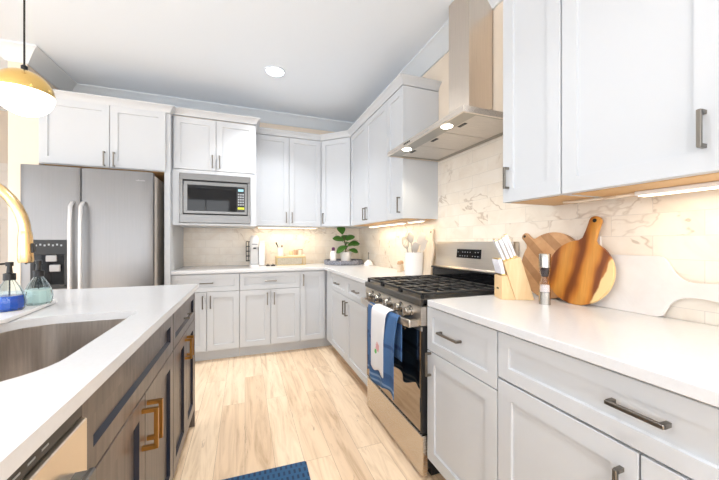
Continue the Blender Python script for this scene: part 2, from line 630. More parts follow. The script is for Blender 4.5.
# ceiling crown moulding: profile (out from wall, down from ceiling)
CP = [(0, 0), (0.115, 0), (0.115, -0.012), (0.10, -0.02), (0.075, -0.04), (0.035, -0.085), (0.022, -0.10), (0.014, -0.115), (0, -0.115)]
struct(MB().prism(CP, lambda u, v: (XL, YW - u, ZC + v), lambda u, v: (XW, YW - u, ZC + v)).build('trim_1', 'crown_paint'))
struct(MB().prism(CP, lambda u, v: (XW - u, -3.5, ZC + v), lambda u, v: (XW - u, YW, ZC + v)).build('trim_2', 'crown_paint'))
m = MB().prism(CP, lambda u, v: (XL + u, 3.35 - u, ZC + v), lambda u, v: (XL + u, YW, ZC + v))
m.prism(CP, lambda u, v: (XL - 0.12 - u, 3.35 - u, ZC + v), lambda u, v: (XL + u, 3.35 - u, ZC + v))
struct(m.build('trim_3', 'crown_paint'))

# door in the hall beyond the fridge
w = MB()
w.box(-3.35, -3.26, 4.97, 5.0, 0, 2.14).box(-2.36, -2.27, 4.97, 5.0, 0, 2.14).box(-3.26, -2.36, 4.97, 5.0, 2.05, 2.14)
struct(w.build('trim_4', 'door_paint'))
d = MB()
d.box(-3.26, -2.36, 4.985, 5.0, 0, 2.05)
for xa in (-3.17, -2.79):
    for za, zb in ((0.2, 0.75), (0.85, 1.5), (1.6, 1.95)):
        d.shaker(xa, xa + 0.34, za, zb, 0.03, 0.006, 0.004, 0.001, 4.98)
dr = struct(d.build('door_1', 'door_paint'))
MB().lathe([(0.0, 0), (0.02, 0.0), (0.012, 0.01), (0.012, 0.03), (0.027, 0.045), (0.024, 0.06), (0, 0.066)], M=Matrix.Translation((-3.21, 4.985, 1.0)) @ Matrix.Rotation(PI / 2, 4, 'X')).build('door_knob', 'nickel', dr)

# tiled splashbacks
struct(MB().box(XW - 0.008, XW, -0.6, YW - 0.008, 0.914, 1.84).build('tile_right', 'tile_range_wall'))
struct(MB().box(-0.655, XW - 0.0081, YW - 0.008, YW, 0.914, 1.40).build('tile_back', 'tile_back_wall'))
for nme, ms in (('tile_right', 0), ('tile_back', 0)):
    bpy.data.objects[nme].name = {'tile_right': 'trim_5', 'tile_back': 'trim_6'}[nme]

# ------------------------------------------------------------------ cabinets
G = 0.0022   # half the gap between fronts


def pull(parent, x, z, length, vert, mat='nickel', t=0.010, off=0.030, name='handle', y=0.0):
    m = MB()
    h = length / 2
    if vert:
        m.box(x - t / 2, x + t / 2, y - off, y - off + t, z - h, z + h, 0.0012)
        for s in (-1, 1):
            zz = z + s * (h - t / 2)
            m.box(x - t / 2, x + t / 2, y - off + t * 0.6, y + 0.0, zz - t / 2, zz + t / 2)
    else:
        m.box(x - h, x + h, y - off, y - off + t, z - t / 2, z + t / 2, 0.0012)
        for s in (-1, 1):
            xx = x + s * (h - t / 2)
            m.box(xx - t / 2, xx + t / 2, y - off + t * 0.6, y + 0.0, z - t / 2, z + t / 2)
    return m.build(name, mat, parent)


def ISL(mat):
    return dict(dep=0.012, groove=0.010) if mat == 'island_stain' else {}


def door(root, x0, x1, z0, z1, hx=None, hz=None, hl=0.125, mat='white_paint', hmat='nickel', name='door', rail=0.057, t=0.010, off=0.030):
    d = MB().shaker(x0 + G, x1 - G, z0 + G, z1 - G, rail, **ISL(mat)).build(name, mat, root, 25)
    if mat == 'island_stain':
        d.data.materials.append(MATS['island_navy'])
    if hx is not None:
        pull(d, hx, hz, hl, True, hmat, t, off)
    return d


def drawer(root, x0, x1, z0, z1, hl=0.125, mat='white_paint', hmat='nickel', rail=0.045, hz=None, hx=None):
    d = MB().shaker(x0 + G, x1 - G, z0 + G, z1 - G, rail, **ISL(mat)).build('drawer_front', mat, root, 25)
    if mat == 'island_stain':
        d.data.materials.append(MATS['island_navy'])
    if hl:
        pull(d, (x0 + x1) / 2 if hx is None else hx, (z0 + z1) / 2 if hz is None else hz, hl, False, hmat)
    return d


def base_body(root, w, depth=0.60, mat='white_paint', toe='white_paint', top=0.884, toe_d=0.095):
    MB().box(0.001, w - 0.001, 0.021, depth, 0.108, top - 0.001).build('body', mat, root)
    MB().box(0.001, w - 0.001, toe_d - 0.005, toe_d + 0.01, 0.001, 0.108).build('toe_kick', toe, root)


DZ0, DZ1, DT = 0.116, 0.700, 0.874   # door bottom, door/drawer split, drawer top

# back run
BG = 'white base cabinets along the tiled wall'
t = thing('base_cabinet', 'white base cabinet with drawer and two doors nearest the fridge, partly behind the island', 'cabinet', (-0.655, YB, 0), 0, BG)
base_body(t, 0.603, YW - YB - 0.002)
drawer(t, 0, 0.603, DZ1, DT, 0.12)
door(t, 0, 0.302, DZ0, DZ1, 0.302 - 0.035, 0.60)
door(t, 0.302, 0.603, DZ0, DZ1, 0.302 + 0.035, 0.60)
t = thing('base_cabinet', 'white base cabinet with one drawer and two doors under the coffee machine and wire riser', 'cabinet', (-0.052, YB, 0), 0, BG)
base_body(t, 0.612, YW - YB - 0.002)
drawer(t, 0, 0.612, DZ1, DT, 0.12)
door(t, 0, 0.306, DZ0, DZ1, 0.306 - 0.035, 0.60)
door(t, 0.306, 0.612, DZ0, DZ1, 0.306 + 0.035, 0.60)
t = thing('base_cabinet', 'narrow white base cabinet with one full-height door at the inside corner', 'cabinet', (0.560, YB, 0), 0, BG)
base_body(t, XW - 0.560 - 0.002, YW - YB - 0.002)
door(t, 0, 0.28, DZ0, DT, 0.035, 0.78)

# right run, far side of the range
t = thing('base_cabinet', 'white base cabinet with two drawers and two doors beside the range', 'cabinet', (XB, 3.337, 0), -PI / 2, BG)
W = 3.337 - 2.078
base_body(t, W, XW - XB - 0.002, toe='toe_wood')
FL = 0.165
MB().box(0.018, FL - G, 0, 0.02, DZ0, DT).build('filler', 'white_paint', t)
md = (FL + W) / 2
drawer(t, FL, md, DZ1, DT, 0.12)
drawer(t, md, W, DZ1, DT, 0.12)
door(t, FL, md, DZ0, DZ1, md - 0.035, 0.60)
door(t, md, W, DZ0, DZ1, md + 0.035, 0.60)

# right run, near side
t = thing('base_cabinet', 'white base cabinet with one drawer and one door just right of the range', 'cabinet', (XB, 1.322, 0), -PI / 2, BG)
W = 0.456
base_body(t, W, XW - XB - 0.002, toe='toe_wood')
drawer(t, 0, W, 0.658, DT, 0.145, hz=0.774, hx=0.19)
door(t, 0, W, DZ0, 0.658, 0.033, 0.597, 0.115)
t = thing('base_cabinet', 'wide white base cabinet with one long drawer in the right foreground', 'cabinet', (XB, 0.865, 0), -PI / 2, BG)
W = 0.85
base_body(t, W, XW - XB - 0.002, toe='toe_wood')
drawer(t, 0, W, 0.709, DT, 0.115, hz=0.803)
door(t, 0, W / 2, DZ0, 0.706, W / 2 - 0.035, 0.59)
door(t, W / 2, W, DZ0, 0.706, W / 2 + 0.05, 0.56)

# wall cabinets


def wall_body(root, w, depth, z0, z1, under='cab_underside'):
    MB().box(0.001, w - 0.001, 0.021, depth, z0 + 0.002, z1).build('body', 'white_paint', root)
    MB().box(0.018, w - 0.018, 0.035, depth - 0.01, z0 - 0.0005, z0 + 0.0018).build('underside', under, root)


CRP = [(0.02, -0.06), (-0.002, -0.06), (-0.006, -0.045), (-0.02, -0.025), (-0.036, -0.012), (-0.042, -0.008), (-0.042, 0.0), (0.02, 0.0)]


def crown(root, w, ztop=ZCR, x0=0.0, ret_l=None, ret_r=None, a0=0, a1=0):
    """front crown moulding; a0/a1 mitre: how far the ends move per metre of projection"""
    m = MB()
    m.prism(CRP, lambda u, v: (x0 + a0 * u, u, ztop + v), lambda u, v: (w + a1 * u, u, ztop + v))
    if ret_r:
        m.prism(CRP, lambda u, v: (w - u, u, ztop + v), lambda u, v: (w - u, ret_r, ztop + v))
    if ret_l:
        m.prism(CRP, lambda u, v: (u, u, ztop + v), lambda u, v: (u, ret_l, ztop + v))
    return m.build('crown_moulding', 'white_paint', root, 25)


UG = 'white wall cabinets'
# over the fridge (deep)
YF = 3.31
t = thing('wall_cabinet', 'deep white two-door wall cabinet above the refrigerator', 'cabinet', (-1.605, YF, 0), 0, UG)
wf = -0.655 + 1.605
wall_body(t, wf, YW - YF - 0.002, 1.845, ZT)
md = -1.118 + 1.605
door(t, 0.004, md, 1.85, 2.40, md - 0.035, 1.92)
door(t, md, wf - 0.035, 1.85, 2.40, md + 0.035, 1.92)
crown(t, wf, ret_r=0.08, a1=-1, ztop=2.455)
# tall end panel beside the fridge
t = tag(MB().box(-0.702, -0.656, 3.312, YW - 0.002, 0.001, 1.842, 0.001).build('end_panel', 'white_paint'), 'tall white end panel between refrigerator and base cabinets', 'panel')

# microwave cabinet
YM = 3.385
x0, x1 = -0.653, 0.109
t = thing('wall_cabinet', 'white wall cabinet with the built-in microwave under its two doors', 'cabinet', (x0, YM, 0), 0, UG)
w_ = x1 - x0
dp = YW - YM - 0.002
b = MB()
b.box(0.001, w_ - 0.001, 0.021, dp, 1.888, ZT)
b.box(0.001, 0.058, 0.0, dp, 1.372, 1.888)
b.box(w_ - 0.056, w_ - 0.001, 0.0, dp, 1.372, 1.888)
b.box(0.058, w_ - 0.056, 0.0, dp, 1.356, 1.376)
b.box(0.058, w_ - 0.056, dp - 0.012, dp, 1.376, 1.888)
b.box(0.001, 0.058, 0.0, dp, 1.356, 1.372).box(w_ - 0.056, w_ - 0.001, 0.0, dp, 1.356, 1.372)
b.box(0.058, w_ - 0.056, 0.0, 0.021, 1.862, 1.895)
b.build('body', 'white_paint', t)
md = -0.270 - x0
door(t, 0.012, md, 1.898, 2.405, md - 0.033, 1.99)
door(t, md, w_ - 0.012, 1.898, 2.405, md + 0.033, 1.99)
crown(t, w_, ret_r=0.27, a1=-1, ztop=2.475)

# microwave
mw = thing('microwave', 'built-in stainless steel microwave with black glass door in the wall cabinet', 'microwave', (-0.270, YM, 1.623), 0)
m = MB()
fx, fz0, fz1 = 0.321, -0.243, 0.237
for a in ((-fx, fx, fz1 - 0.062, fz1), (-fx, fx, fz0, fz0 + 0.08)):
    m.box(a[0], a[1], -0.012, -0.001, a[2], a[3], 0.002)
for a in ((-fx, -fx + 0.028), (fx - 0.025, fx)):
    m.box(a[0], a[1], -0.012, -0.001, fz0 + 0.08, fz1 - 0.062)
m.build('trim_frame', 'steel', mw)
MB().box(-0.298, 0.298, 0.004, 0.36, -0.22, 0.20).build('body', 'black_matte', mw)
m = MB()
m.box(-0.285, 0.288, -0.018, 0.002, 0.125, 0.160, 0.002).box(-0.285, 0.288, -0.018, 0.002, -0.152, -0.125, 0.002)
m.box(-0.285, -0.252, -0.018, 0.002, -0.125, 0.125).box(0.268, 0.288, -0.018, 0.002, -0.125, 0.125)
m.build('door_frame', 'steel', mw)
g = MB().box(-0.252, 0.190, -0.019, 0.002, -0.125, 0.125).build('door_glass', 'black_gloss', mw)
MB().box(-0.215, 0.11, -0.0196, -0.0189, -0.09, 0.095).build('window_screen', 'grey_plastic' if 0 else 'black_gloss', g)
p = MB().box(0.191, 0.268, -0.019, 0.002, -0.125, 0.125).build('control_panel', 'black_plastic', mw)
k = MB()
for i in range(3):
    for j in range(5):
        k.box(0.203 + i * 0.021, 0.217 + i * 0.021, -0.0202, -0.019, -0.06 + j * 0.026, -0.045 + j * 0.026)
k.build('keypad', 'print_grey', p)
MB().box(0.205, 0.255, -0.0202, -0.019, 0.082, 0.105).build('display', 'cyan_digit', p)
MB().box(0.202, 0.262, -0.0204, -0.019, -0.10, -0.08).build('sticker', 'yellow_sticker', p)

# back two-door wall cabinet
t = thing('wall_cabinet', 'white two-door wall cabinet above the coffee machine and wire riser', 'cabinet', (0.110, YU, 0), 0, UG)
wall_body(t, 0.751, YW - YU - 0.002, ZU, ZT, 'white_paint')
door(t, 0, 0.372, ZU, ZT, 0.372 - 0.033, 1.475)
door(t, 0.372, 0.751, ZU, ZT, 0.372 + 0.033, 1.475)
crown(t, 0.751, a1=0.414)
# diagonal corner cabinet
A = Vector((0.861, YU, 0))
Bp = Vector((XU, 3.383, 0))
dl = (Bp - A).length
ang = math.atan2(Bp.y - A.y, Bp.x - A.x)
t = thing('corner_wall_cabinet', 'white diagonal single-door wall cabinet in the corner above the plant', 'cabinet', A, ang, UG)
MI = Matrix.Rotation(-ang, 4, 'Z')


def loc(x, y):
    v = MI @ (Vector((x, y, 0)) - A)
    return v.x, v.y


poly = [(0.001, 0.0205), (dl - 0.001, 0.0205), loc(XU + 0.02, 3.3835), loc(XW - 0.002, 3.3835), loc(XW - 0.002, YW - 0.002), loc(0.862, YW - 0.002), loc(0.862, YU + 0.02)]
MB().prism(poly, lambda u, v: (u, v, ZU + 0.002), lambda u, v: (u, v, ZT)).build('body', 'white_paint', t)
door(t, 0.004, dl - 0.004, ZU, ZT, 0.035, 1.475)
tn = math.tan(ang / 2)
tn2 = math.tan((PI / 2 + ang) / 2)
crown(t, dl, a0=tn, a1=tn2)
# right two-door
t = thing('wall_cabinet', 'white two-door wall cabinet on the range wall next to the corner cabinet', 'cabinet', (XU, 3.382, 0), -PI / 2, UG)
W = 3.382 - 2.405
wall_body(t, W, XW - XU - 0.002, ZU, ZT)
door(t, 0, 0.487, ZU, ZT, 0.487 - 0.033, 1.475)
door(t, 0.487, W, ZU, ZT, 0.487 + 0.033, 1.475)
crown(t, W, a0=-tn2)
t = thing('wall_cabinet', 'narrow white single-door wall cabinet beside the far end of the hood', 'cabinet', (XU, 2.404, 0), -PI / 2, UG)
W = 2.404 - 2.122
wall_body(t, W, XW - XU - 0.002, ZU, ZT)
door(t, 0, W, ZU, ZT, W - 0.045, 1.485)
crown(t, W, ret_r=XW - XU - 0.002, a1=-1)
# near right
t = thing('wall_cabinet', 'narrow white single-door wall cabinet beside the near end of the hood', 'cabinet', (XU, 1.135, 0), -PI / 2, UG)
W = 1.135 - 0.847
wall_body(t, W, XW - XU - 0.002, ZU, ZT)
door(t, 0, W, ZU, ZT, 0.035, 1.488, 0.10)
crown(t, W, a0=-1, ret_l=XW - XU - 0.002)
t = thing('wall_cabinet', 'large white wall cabinet at the top right with a bar handle', 'cabinet', (XU, 0.846, 0), -PI / 2, UG)
W = 0.87
wall_body(t, W, XW - XU - 0.002, ZU, ZT)
door(t, 0, W / 2, ZU, ZT, 0.846 - 0.449, 1.492, 0.10)
door(t, W / 2, W, ZU, ZT, W / 2 + 0.036, 1.492, 0.10)
crown(t, W)

# under-cabinet lights


def strip(name, label, x, y, rz, length, power, dep=0.05):
    t = thing(name, label, 'light', (x, y, ZU - 0.001), rz, 'under-cabinet strip lights')
    MB().box(-length / 2, length / 2, -dep / 2, dep / 2, -0.016, 0, 0.003).build('housing', 'white_plastic', t)
    MB().box(-length / 2 + 0.01, length / 2 - 0.01, -dep / 2 + 0.008, dep / 2 - 0.008, -0.019, -0.0155).build('diffuser', 'warm_glow', t)
    d = bpy.data.lights.new('strip_lamp', 'AREA')
    d.shape = 'RECTANGLE'
    d.size, d.size_y = length - 0.03, dep - 0.02
    d.energy, d.color = power, (1, 0.80, 0.52)
    o = bpy.data.objects.new('strip_lamp', d)
    o.parent = t
    o.location = (0, 0, -0.022)
    COL.objects.link(o)
    return t


t = strip('strip_light', 'long warm strip light under the large cabinet at the right edge', 1.345, 0.42, -PI / 2, 0.56, 0.45)
MB().tube([(-0.28, -0.01, -0.008), (-0.33, -0.03, -0.012), (-0.40, 0.01, -0.006), (-0.48, -0.015, -0.010), (-0.56, 0.0, -0.004)], 0.006, 8).build('cable', 'cream_wood', t)
strip('strip_light', 'warm strip light under the two-door cabinet behind the coffee machine', 0.485, 3.80, 0, 0.70, 1.3)
strip('strip_light', 'warm strip light under the two-door cabinet on the range wall', 1.345, 2.86, -PI / 2, 0.8, 1.2)
strip('strip_light', 'short warm strip light under the narrow cabinet before the hood', 1.345, 2.263, -PI / 2, 0.22, 0.35)

# ------------------------------------------------------------------ worktops
poly = [(-0.655, 3.335), (0.825, 3.335), (0.825, 2.074), (XW - 0.0085, 2.074), (XW - 0.0085, YW - 0.0085), (-0.655, YW - 0.0085)]
o = MB().prism(poly, lambda u, v: (u, v, 0.884), lambda u, v: (u, v, 0.914)).bevel_all(0.002, 0.6, 1).build('worktop', 'quartz')
tag(o, 'white L-shaped quartz worktop in the corner from the fridge to the range', 'worktop')
o = MB().box(0.825, XW - 0.0085, -0.02, 1.281, 0.884, 0.914, 0.002).build('worktop', 'quartz')
tag(o, 'white quartz worktop at right holding the knife block and cutting boards', 'worktop')

# island top with sink hole
SX0, SX1, SY0, SY1 = -0.79, -0.403, 0.79, 1.490


def sink_loop(g=0.0, n=9):
    P = []
    x0, x1, y0, y1 = SX0 - g, SX1 + g, SY0 - g, SY1 + g
    for sx, sy, r, a0 in ((1, 1, 0.045, 0), (-1, 1, 0.15, PI / 2), (-1, -1, 0.15, PI), (1, -1, 0.15, 1.5 * PI)):
        r = max(r + g, 0.012)
        cx = x1 - r if sx > 0 else x0 + r
        cy = y1 - r if sy > 0 else y0 + r
        for k in range(n + 1):
            a = a0 + PI / 2 * k / n
            P.append((cx + r * math.cos(a), cy + r * math.sin(a)))
    return P


bm = bmesh.new()
outer = [(-1.45, -0.8), (-0.29, -0.8), (-0.29, 2.296), (-1.45, 2.296)]
edges = []
for lp in (outer, sink_loop()):
    vs = [bm.verts.new((x, y, 0.914)) for x, y in lp]
    edges += [bm.edges.new((vs[i], vs[(i + 1) % len(vs)])) for i in range(len(vs))]
bmesh.ops.triangle_fill(bm, use_beauty=True, use_dissolve=False, edges=edges)
ret = bmesh.ops.extrude_face_region(bm, geom=list(bm.faces))
bmesh.ops.translate(bm, verts=[g for g in ret['geom'] if isinstance(g, bmesh.types.BMVert)], vec=(0, 0, -0.03))
mm = MB()
mm.bm.free()
mm.bm = bm
o = mm.build('worktop', 'quartz', None, 30)
tag(o, 'white quartz island worktop with the cut-out for the sink', 'worktop')

sk = thing('sink', 'undermount stainless steel sink set into the island worktop', 'sink', (0, 0, 0))
loops = []
for gr, z in ((0.022, 0.8835), (0.004, 0.8835), (0.004, 0.875), (-0.002, 0.72), (-0.008, 0.69), (-0.025, 0.672), (-0.05, 0.668)):
    loops.append([(x, y, z) for x, y in sink_loop(gr)])
MB().loft(loops, cap0=False).build('bowl', 'steel_sink', sk, 50)
MB().lathe([(0.055, 0.0), (0.055, 0.003), (0.045, 0.004), (0.04, -0.004), (0.0, -0.004)], c=(-0.64, 1.09, 0.669)).build('drain', 'steel', sk)

# ------------------------------------------------------------------ island cabinets (local x -> +Y)
IG = 'dark stained island cabinets'


def island_body(root, w, lo=0.108):
    m = MB().box(0.001, w - 0.001, 0.021, 0.60, lo, 0.66)
    m.box(0.001, w - 0.001, 0.021, 0.04, 0.66, 0.883)
    m.box(0.001, w - 0.001, 0.585, 0.60, 0.66, 0.883)
    m.box(0.001, 0.018, 0.04, 0.585, 0.66, 0.883).box(w - 0.018, w - 0.001, 0.04, 0.585, 0.66, 0.883)
    m.build('body', 'island_navy', root)
    MB().box(0.001, w - 0.001, 0.09, 0.105, 0.001, lo).build('toe_kick', 'island_stain', root)
    MB().box(0.0, w, 0.605, 0.855, 0.002, 0.883).build('back_panel', 'island_stain', root)


t = thing('island_cabinet', 'dark brown island cabinet with drawer and two doors at the far end', 'cabinet', (XI, 1.606, 0), PI / 2, IG)
W = 2.252 - 1.606
island_body(t, W)
md = W / 2
drawer(t, 0.0, W - 0.02, DZ1, DT, 0.12, 'island_stain', 'nickel', 0.04)
door(t, 0, md, DZ0, DZ1, md - 0.03, 0.61, 0.11, 'island_stain', 'bronze_gold', t=0.012, off=0.035)
door(t, md, W - 0.02, DZ0, DZ1, md + 0.03, 0.61, 0.11, 'island_stain', 'bronze_gold', t=0.012, off=0.035)
MB().box(W - 0.019, W, 0.0, 0.6, 0.002, 0.883).build('side_panel', 'island_stain', t)
t = thing('island_cabinet', 'dark brown island sink cabinet with false drawer front and two doors', 'cabinet', (XI, 0.766, 0), PI / 2, IG)
W = 1.604 - 0.766
island_body(t, W)
md = W / 2
drawer(t, 0, W, DZ1, DT, 0, 'island_stain', 'nickel', 0.05)
door(t, 0, md, DZ0, DZ1, md - 0.032, 0.598, 0.13, 'island_stain', 'bronze_gold', t=0.012, off=0.045)
door(t, md, W, DZ0, DZ1, md + 0.024, 0.598, 0.13, 'island_stain', 'bronze_gold', t=0.012, off=0.045)
# dishwasher
t = thing('dishwasher', 'stainless steel dishwasher in the island with a black control strip', 'dishwasher', (XI, 0.158, 0), PI / 2)
W = 0.606
MB().box(0.004, W - 0.004, 0.03, 0.58, 0.1, 0.878).build('body', 'dark_gap', t)
dd = MB().box(0.003, W - 0.003, -0.012, 0.028, 0.11, 0.846, 0.002).build('door', 'dishwasher_front', t)
p = MB().box(0.003, W - 0.003, -0.004, 0.028, 0.849, 0.881, 0.002).build('control_panel', 'black_plastic', t)
k = MB()
for i in range(9):
    k.box(0.20 + i * 0.034, 0.218 + i * 0.034, -0.005, -0.0035, 0.862, 0.865)
k.build('keypad', 'print_grey', p)
h = MB()
h.box(0.07, W - 0.045, -0.042, -0.030, 0.742, 0.770, 0.003)
for xx in (0.095, W - 0.068):
    h.box(xx - 0.02, xx + 0.02, -0.032, -0.010, 0.744, 0.768, 0.002)
h.build('handle', 'steel', dd)
t = thing('island_cabinet', 'dark brown island cabinet beyond the dishwasher at the near end', 'cabinet', (XI, -0.75, 0), PI / 2, IG)
W = 0.156 + 0.75
island_body(t, W)
door(t, 0, W / 2, DZ0, DT, W / 2 - 0.03, 0.7, 0.12, 'island_stain', 'bronze_gold')
door(t, W / 2, W, DZ0, DT, W / 2 + 0.03, 0.7, 0.12, 'island_stain', 'bronze_gold')

# ------------------------------------------------------------------ refrigerator
fr = thing('refrigerator', 'stainless steel side-by-side refrigerator with water and ice dispenser', 'refrigerator', (-1.653, 3.18, 0))
FW, S = 0.893, 0.382
MB().box(0.004, FW - 0.004, 0.075, 0.76, 0.03, 1.79, 0.004).build('body', 'fridge_side', fr)
MB().box(0.01, FW - 0.01, 0.05, 0.70, 0.002, 0.03).build('base_grille', 'black_plastic', fr)
for kx, nm in ((S / 2, 0), ((S + FW) / 2, 1)):
    MB().box(kx - 0.03, kx + 0.03, 0.10, 0.16, 1.79, 1.81, 0.004).build('hinge_cover', 'grey_plastic', fr)


def bowed(x0, x1, z0, z1, bow=0.008, d=0.065, n=10, cut=None):
    """slightly bowed door slab"""
    loops = []
    prof = []
    for i in range(n + 1):
        u = i / n
        e = min(u, 1 - u) * (x1 - x0)
        prof.append((x0 + (x1 - x0) * u, 0.010 * max(0, 1 - e / 0.015) - bow * (1 - (2 * u - 1) ** 2) * 0.6))
    poly = prof + [(x1, d), (x0, d)]
    return MB().prism(poly, lambda u, v: (u, v, z0), lambda u, v: (u, v, z1)).bevel_all(0.003, 0.9, 2)


ld = bowed(0.002, S - 0.003, 0.06, 1.805).build('freezer_door', 'steel_fridge', fr)
rd = bowed(S + 0.003, FW - 0.002, 0.06, 1.805).build('fresh_food_door', 'steel_fridge', fr)


def bar_handle(parent, x):
    pts = [(x, -0.004, 0.55), (x, -0.045, 0.60), (x, -0.055, 0.75), (x, -0.058, 1.05), (x, -0.055, 1.35), (x, -0.045, 1.48), (x, -0.004, 1.525)]
    loops = []
    for i, q in enumerate(pts):
        p = Vector(q)
        a = 0.015
        bq = 0.010
        loops.append([p + Vector((a * math.cos(2 * PI * k / 12), bq * math.sin(2 * PI * k / 12), 0)) for k in range(12)])
    MB().loft(loops).build('handle', 'silver_plastic', parent, 50)


bar_handle(ld, S - 0.047)
bar_handle(rd, S + 0.020)
# dispenser
dx0, dx1 = 0.072, 0.305
dp = MB()
dp.box(dx0, dx1, -0.011, 0.004, 1.09, 1.21, 0.003)
dp.box(dx0, dx0 + 0.022, -0.011, 0.004, 0.83, 1.09).box(dx1 - 0.022, dx1, -0.011, 0.004, 0.83, 1.09)
dp.box(dx0, dx1, -0.011, 0.004, 0.815, 0.85, 0.003)
dpo = dp.build('dispenser', 'black_plastic', ld)
MB().box(dx0 + 0.02, dx1 - 0.02, -0.007, -0.002, 0.84, 1.10).build('recess', 'black_gloss', dpo)
ic = MB()
for i in range(7):
    ic.box(dx0 + 0.03 + i * 0.026, dx0 + 0.041 + i * 0.026, -0.0122, -0.0108, 1.158 + 0.006 * (i % 2), 1.172 + 0.006 * (i % 2))
ic.build('icons', 'print_grey', dpo)
MB().box(dx0 + 0.095, dx0 + 0.165, -0.018, -0.008, 1.035, 1.085, 0.004).build('spout_cover', 'grey_plastic', dpo)
MB().box(dx0 + 0.12, dx0 + 0.19, -0.024, -0.010, 0.955, 1.01, 0.005).build('paddle', 'grey_plastic', dpo)
lg = MB()
for i in range(8):
    hh = 0.008 if i % 3 else 0.012
    lg.box(0.752 + i * 0.0105, 0.7595 + i * 0.0105, -0.0035, -0.0005, 1.722, 1.722 + hh)
lg.build('badge', 'grey_plastic', rd)

# ------------------------------------------------------------------ gas range
RY0, RY1 = 1.325, 2.073
RW = RY1 - RY0
rg = thing('gas_range', 'stainless steel gas range with five knobs and black oven door', 'range', (0.83, RY1 - 0.001, 0), -PI / 2)
# local x from far (0) to near (RW), y depth from front
D = XW - 0.009 - 0.83
MB().box(0.003, RW - 0.003, 0.03, D - 0.002, 0.06, 0.885).build('body', 'black_matte', rg)
MB().box(0.02, RW - 0.02, 0.06, D - 0.05, 0.002, 0.06).build('plinth', 'black_matte', rg)
MB().box(0.003, RW - 0.003, -0.002, 0.03, 0.018, 0.222, 0.004).build('storage_drawer', 'steel_drawer', rg)
od = MB().box(0.003, RW - 0.003, -0.004, 0.03, 0.232, 0.768, 0.003).build('oven_door', 'black_plastic', rg)
MB().box(0.012, RW - 0.016, -0.0085, -0.003, 0.245, 0.748, 0.002).build('door_glass', 'oven_glass', od)
MB().box(0.003, RW - 0.003, -0.010, -0.003, 0.748, 0.768).build('door_trim', 'steel_range', od)
h = MB()
hp = []
for i in range(15):
    u = i / 14
    hp.append((0.03 + (RW - 0.06) * u, -0.052 - 0.018 * (1 - (2 * u - 1) ** 2), 0.782))
lo_ = []
for p in hp:
    lo_.append([(p[0], p[1] - 0.012, p[2] - 0.019), (p[0], p[1] + 0.008, p[2] - 0.019), (p[0], p[1] + 0.008, p[2] + 0.019), (p[0], p[1] - 0.012, p[2] + 0.019)])
h.loft(lo_).bevel_all(0.004, 0.9, 2)
for xx in (0.045, RW - 0.045):
    h.box(xx - 0.018, xx + 0.018, -0.05, -0.008, 0.766, 0.798, 0.002)
h.build('handle', 'steel_range', od)
# sloped control panel
cpoly = [(-0.012, 0.775), (0.03, 0.775), (0.03, 0.870), (-0.006, 0.870), (-0.012, 0.862)]
cp = MB().prism(cpoly, lambda u, v: (0.001, u, v), lambda u, v: (RW - 0.001, u, v)).build('control_panel', 'steel_range', rg)
for yk in (1.94, 1.825, 1.68, 1.535, 1.43):
    xk = RY1 - yk
    kb = MB()
    R = Matrix.Translation((xk, -0.012, 0.830)) @ Matrix.Rotation(PI / 2, 4, 'X')
    kb.lathe([(0, 0), (0.030, 0), (0.030, 0.008), (0.024, 0.010), (0.022, 0.034), (0.018, 0.038), (0, 0.038)], n=24, M=R)
    ko = kb.build('knob', 'knob_steel', cp, 40)
    MB().box(xk - 0.006, xk + 0.006, -0.058, -0.046, 0.808, 0.852, 0.002).build('grip', 'knob_steel', ko)
# cooktop
ct = MB()
ct.box(0.001, RW - 0.001, 0.0, 0.55, 0.884, 0.905, 0.004)
ct.build('cooktop', 'black_plastic', rg)
MB().box(0.0, RW, -0.018, 0.004, 0.871, 0.907, 0.004).build('front_trim', 'steel_dark', rg)
# burners
for bx, by in ((0.155, 0.14), (0.155, 0.42), (RW / 2, 0.28), (RW - 0.155, 0.14), (RW - 0.155, 0.42)):
    q = MB().lathe([(0, 0), (0.058, 0), (0.055, 0.008), (0.04, 0.012), (0, 0.012)], c=(bx, by, 0.905), n=24).build('burner', 'nickel', rg)
    MB().lathe([(0, 0), (0.040, 0), (0.040, 0.007), (0.034, 0.010), (0, 0.010)], c=(bx, by, 0.917), n=24).build('burner_cap', 'cast_iron', q)
for gi in range(3):
    gx0 = 0.008 + gi * (RW - 0.016) / 3
    gx1 = gx0 + (RW - 0.016) / 3 - 0.004
    g = MB()
    z0_, z1_ = 0.924, 0.936
    tt = 0.014
    for xx in (gx0, gx1 - tt):
        g.box(xx, xx + tt, 0.0, 0.53, z0_, z1_, 0.002)
    for yy in (0.0, 0.516):
        g.box(gx0, gx1, yy, yy + tt, z0_, z1_, 0.002)
    for yy in (0.085, 0.17, 0.258, 0.345, 0.43):
        g.box(gx0 + 0.008, gx1 - 0.008, yy, yy + 0.011, z0_, z1_, 0.002)
    xm = (gx0 + gx1) / 2
    g.box(xm - 0.006, xm + 0.006, 0.008, 0.52, z0_ + 0.002, z1_ + 0.003, 0.002)
    for xx in (gx0, gx1 - tt):
        for yy in (0.0, 0.516):
            g.box(xx, xx + tt, yy, yy + tt, 0.9055, z0_)
    g.build('grate', 'cast_iron', rg)
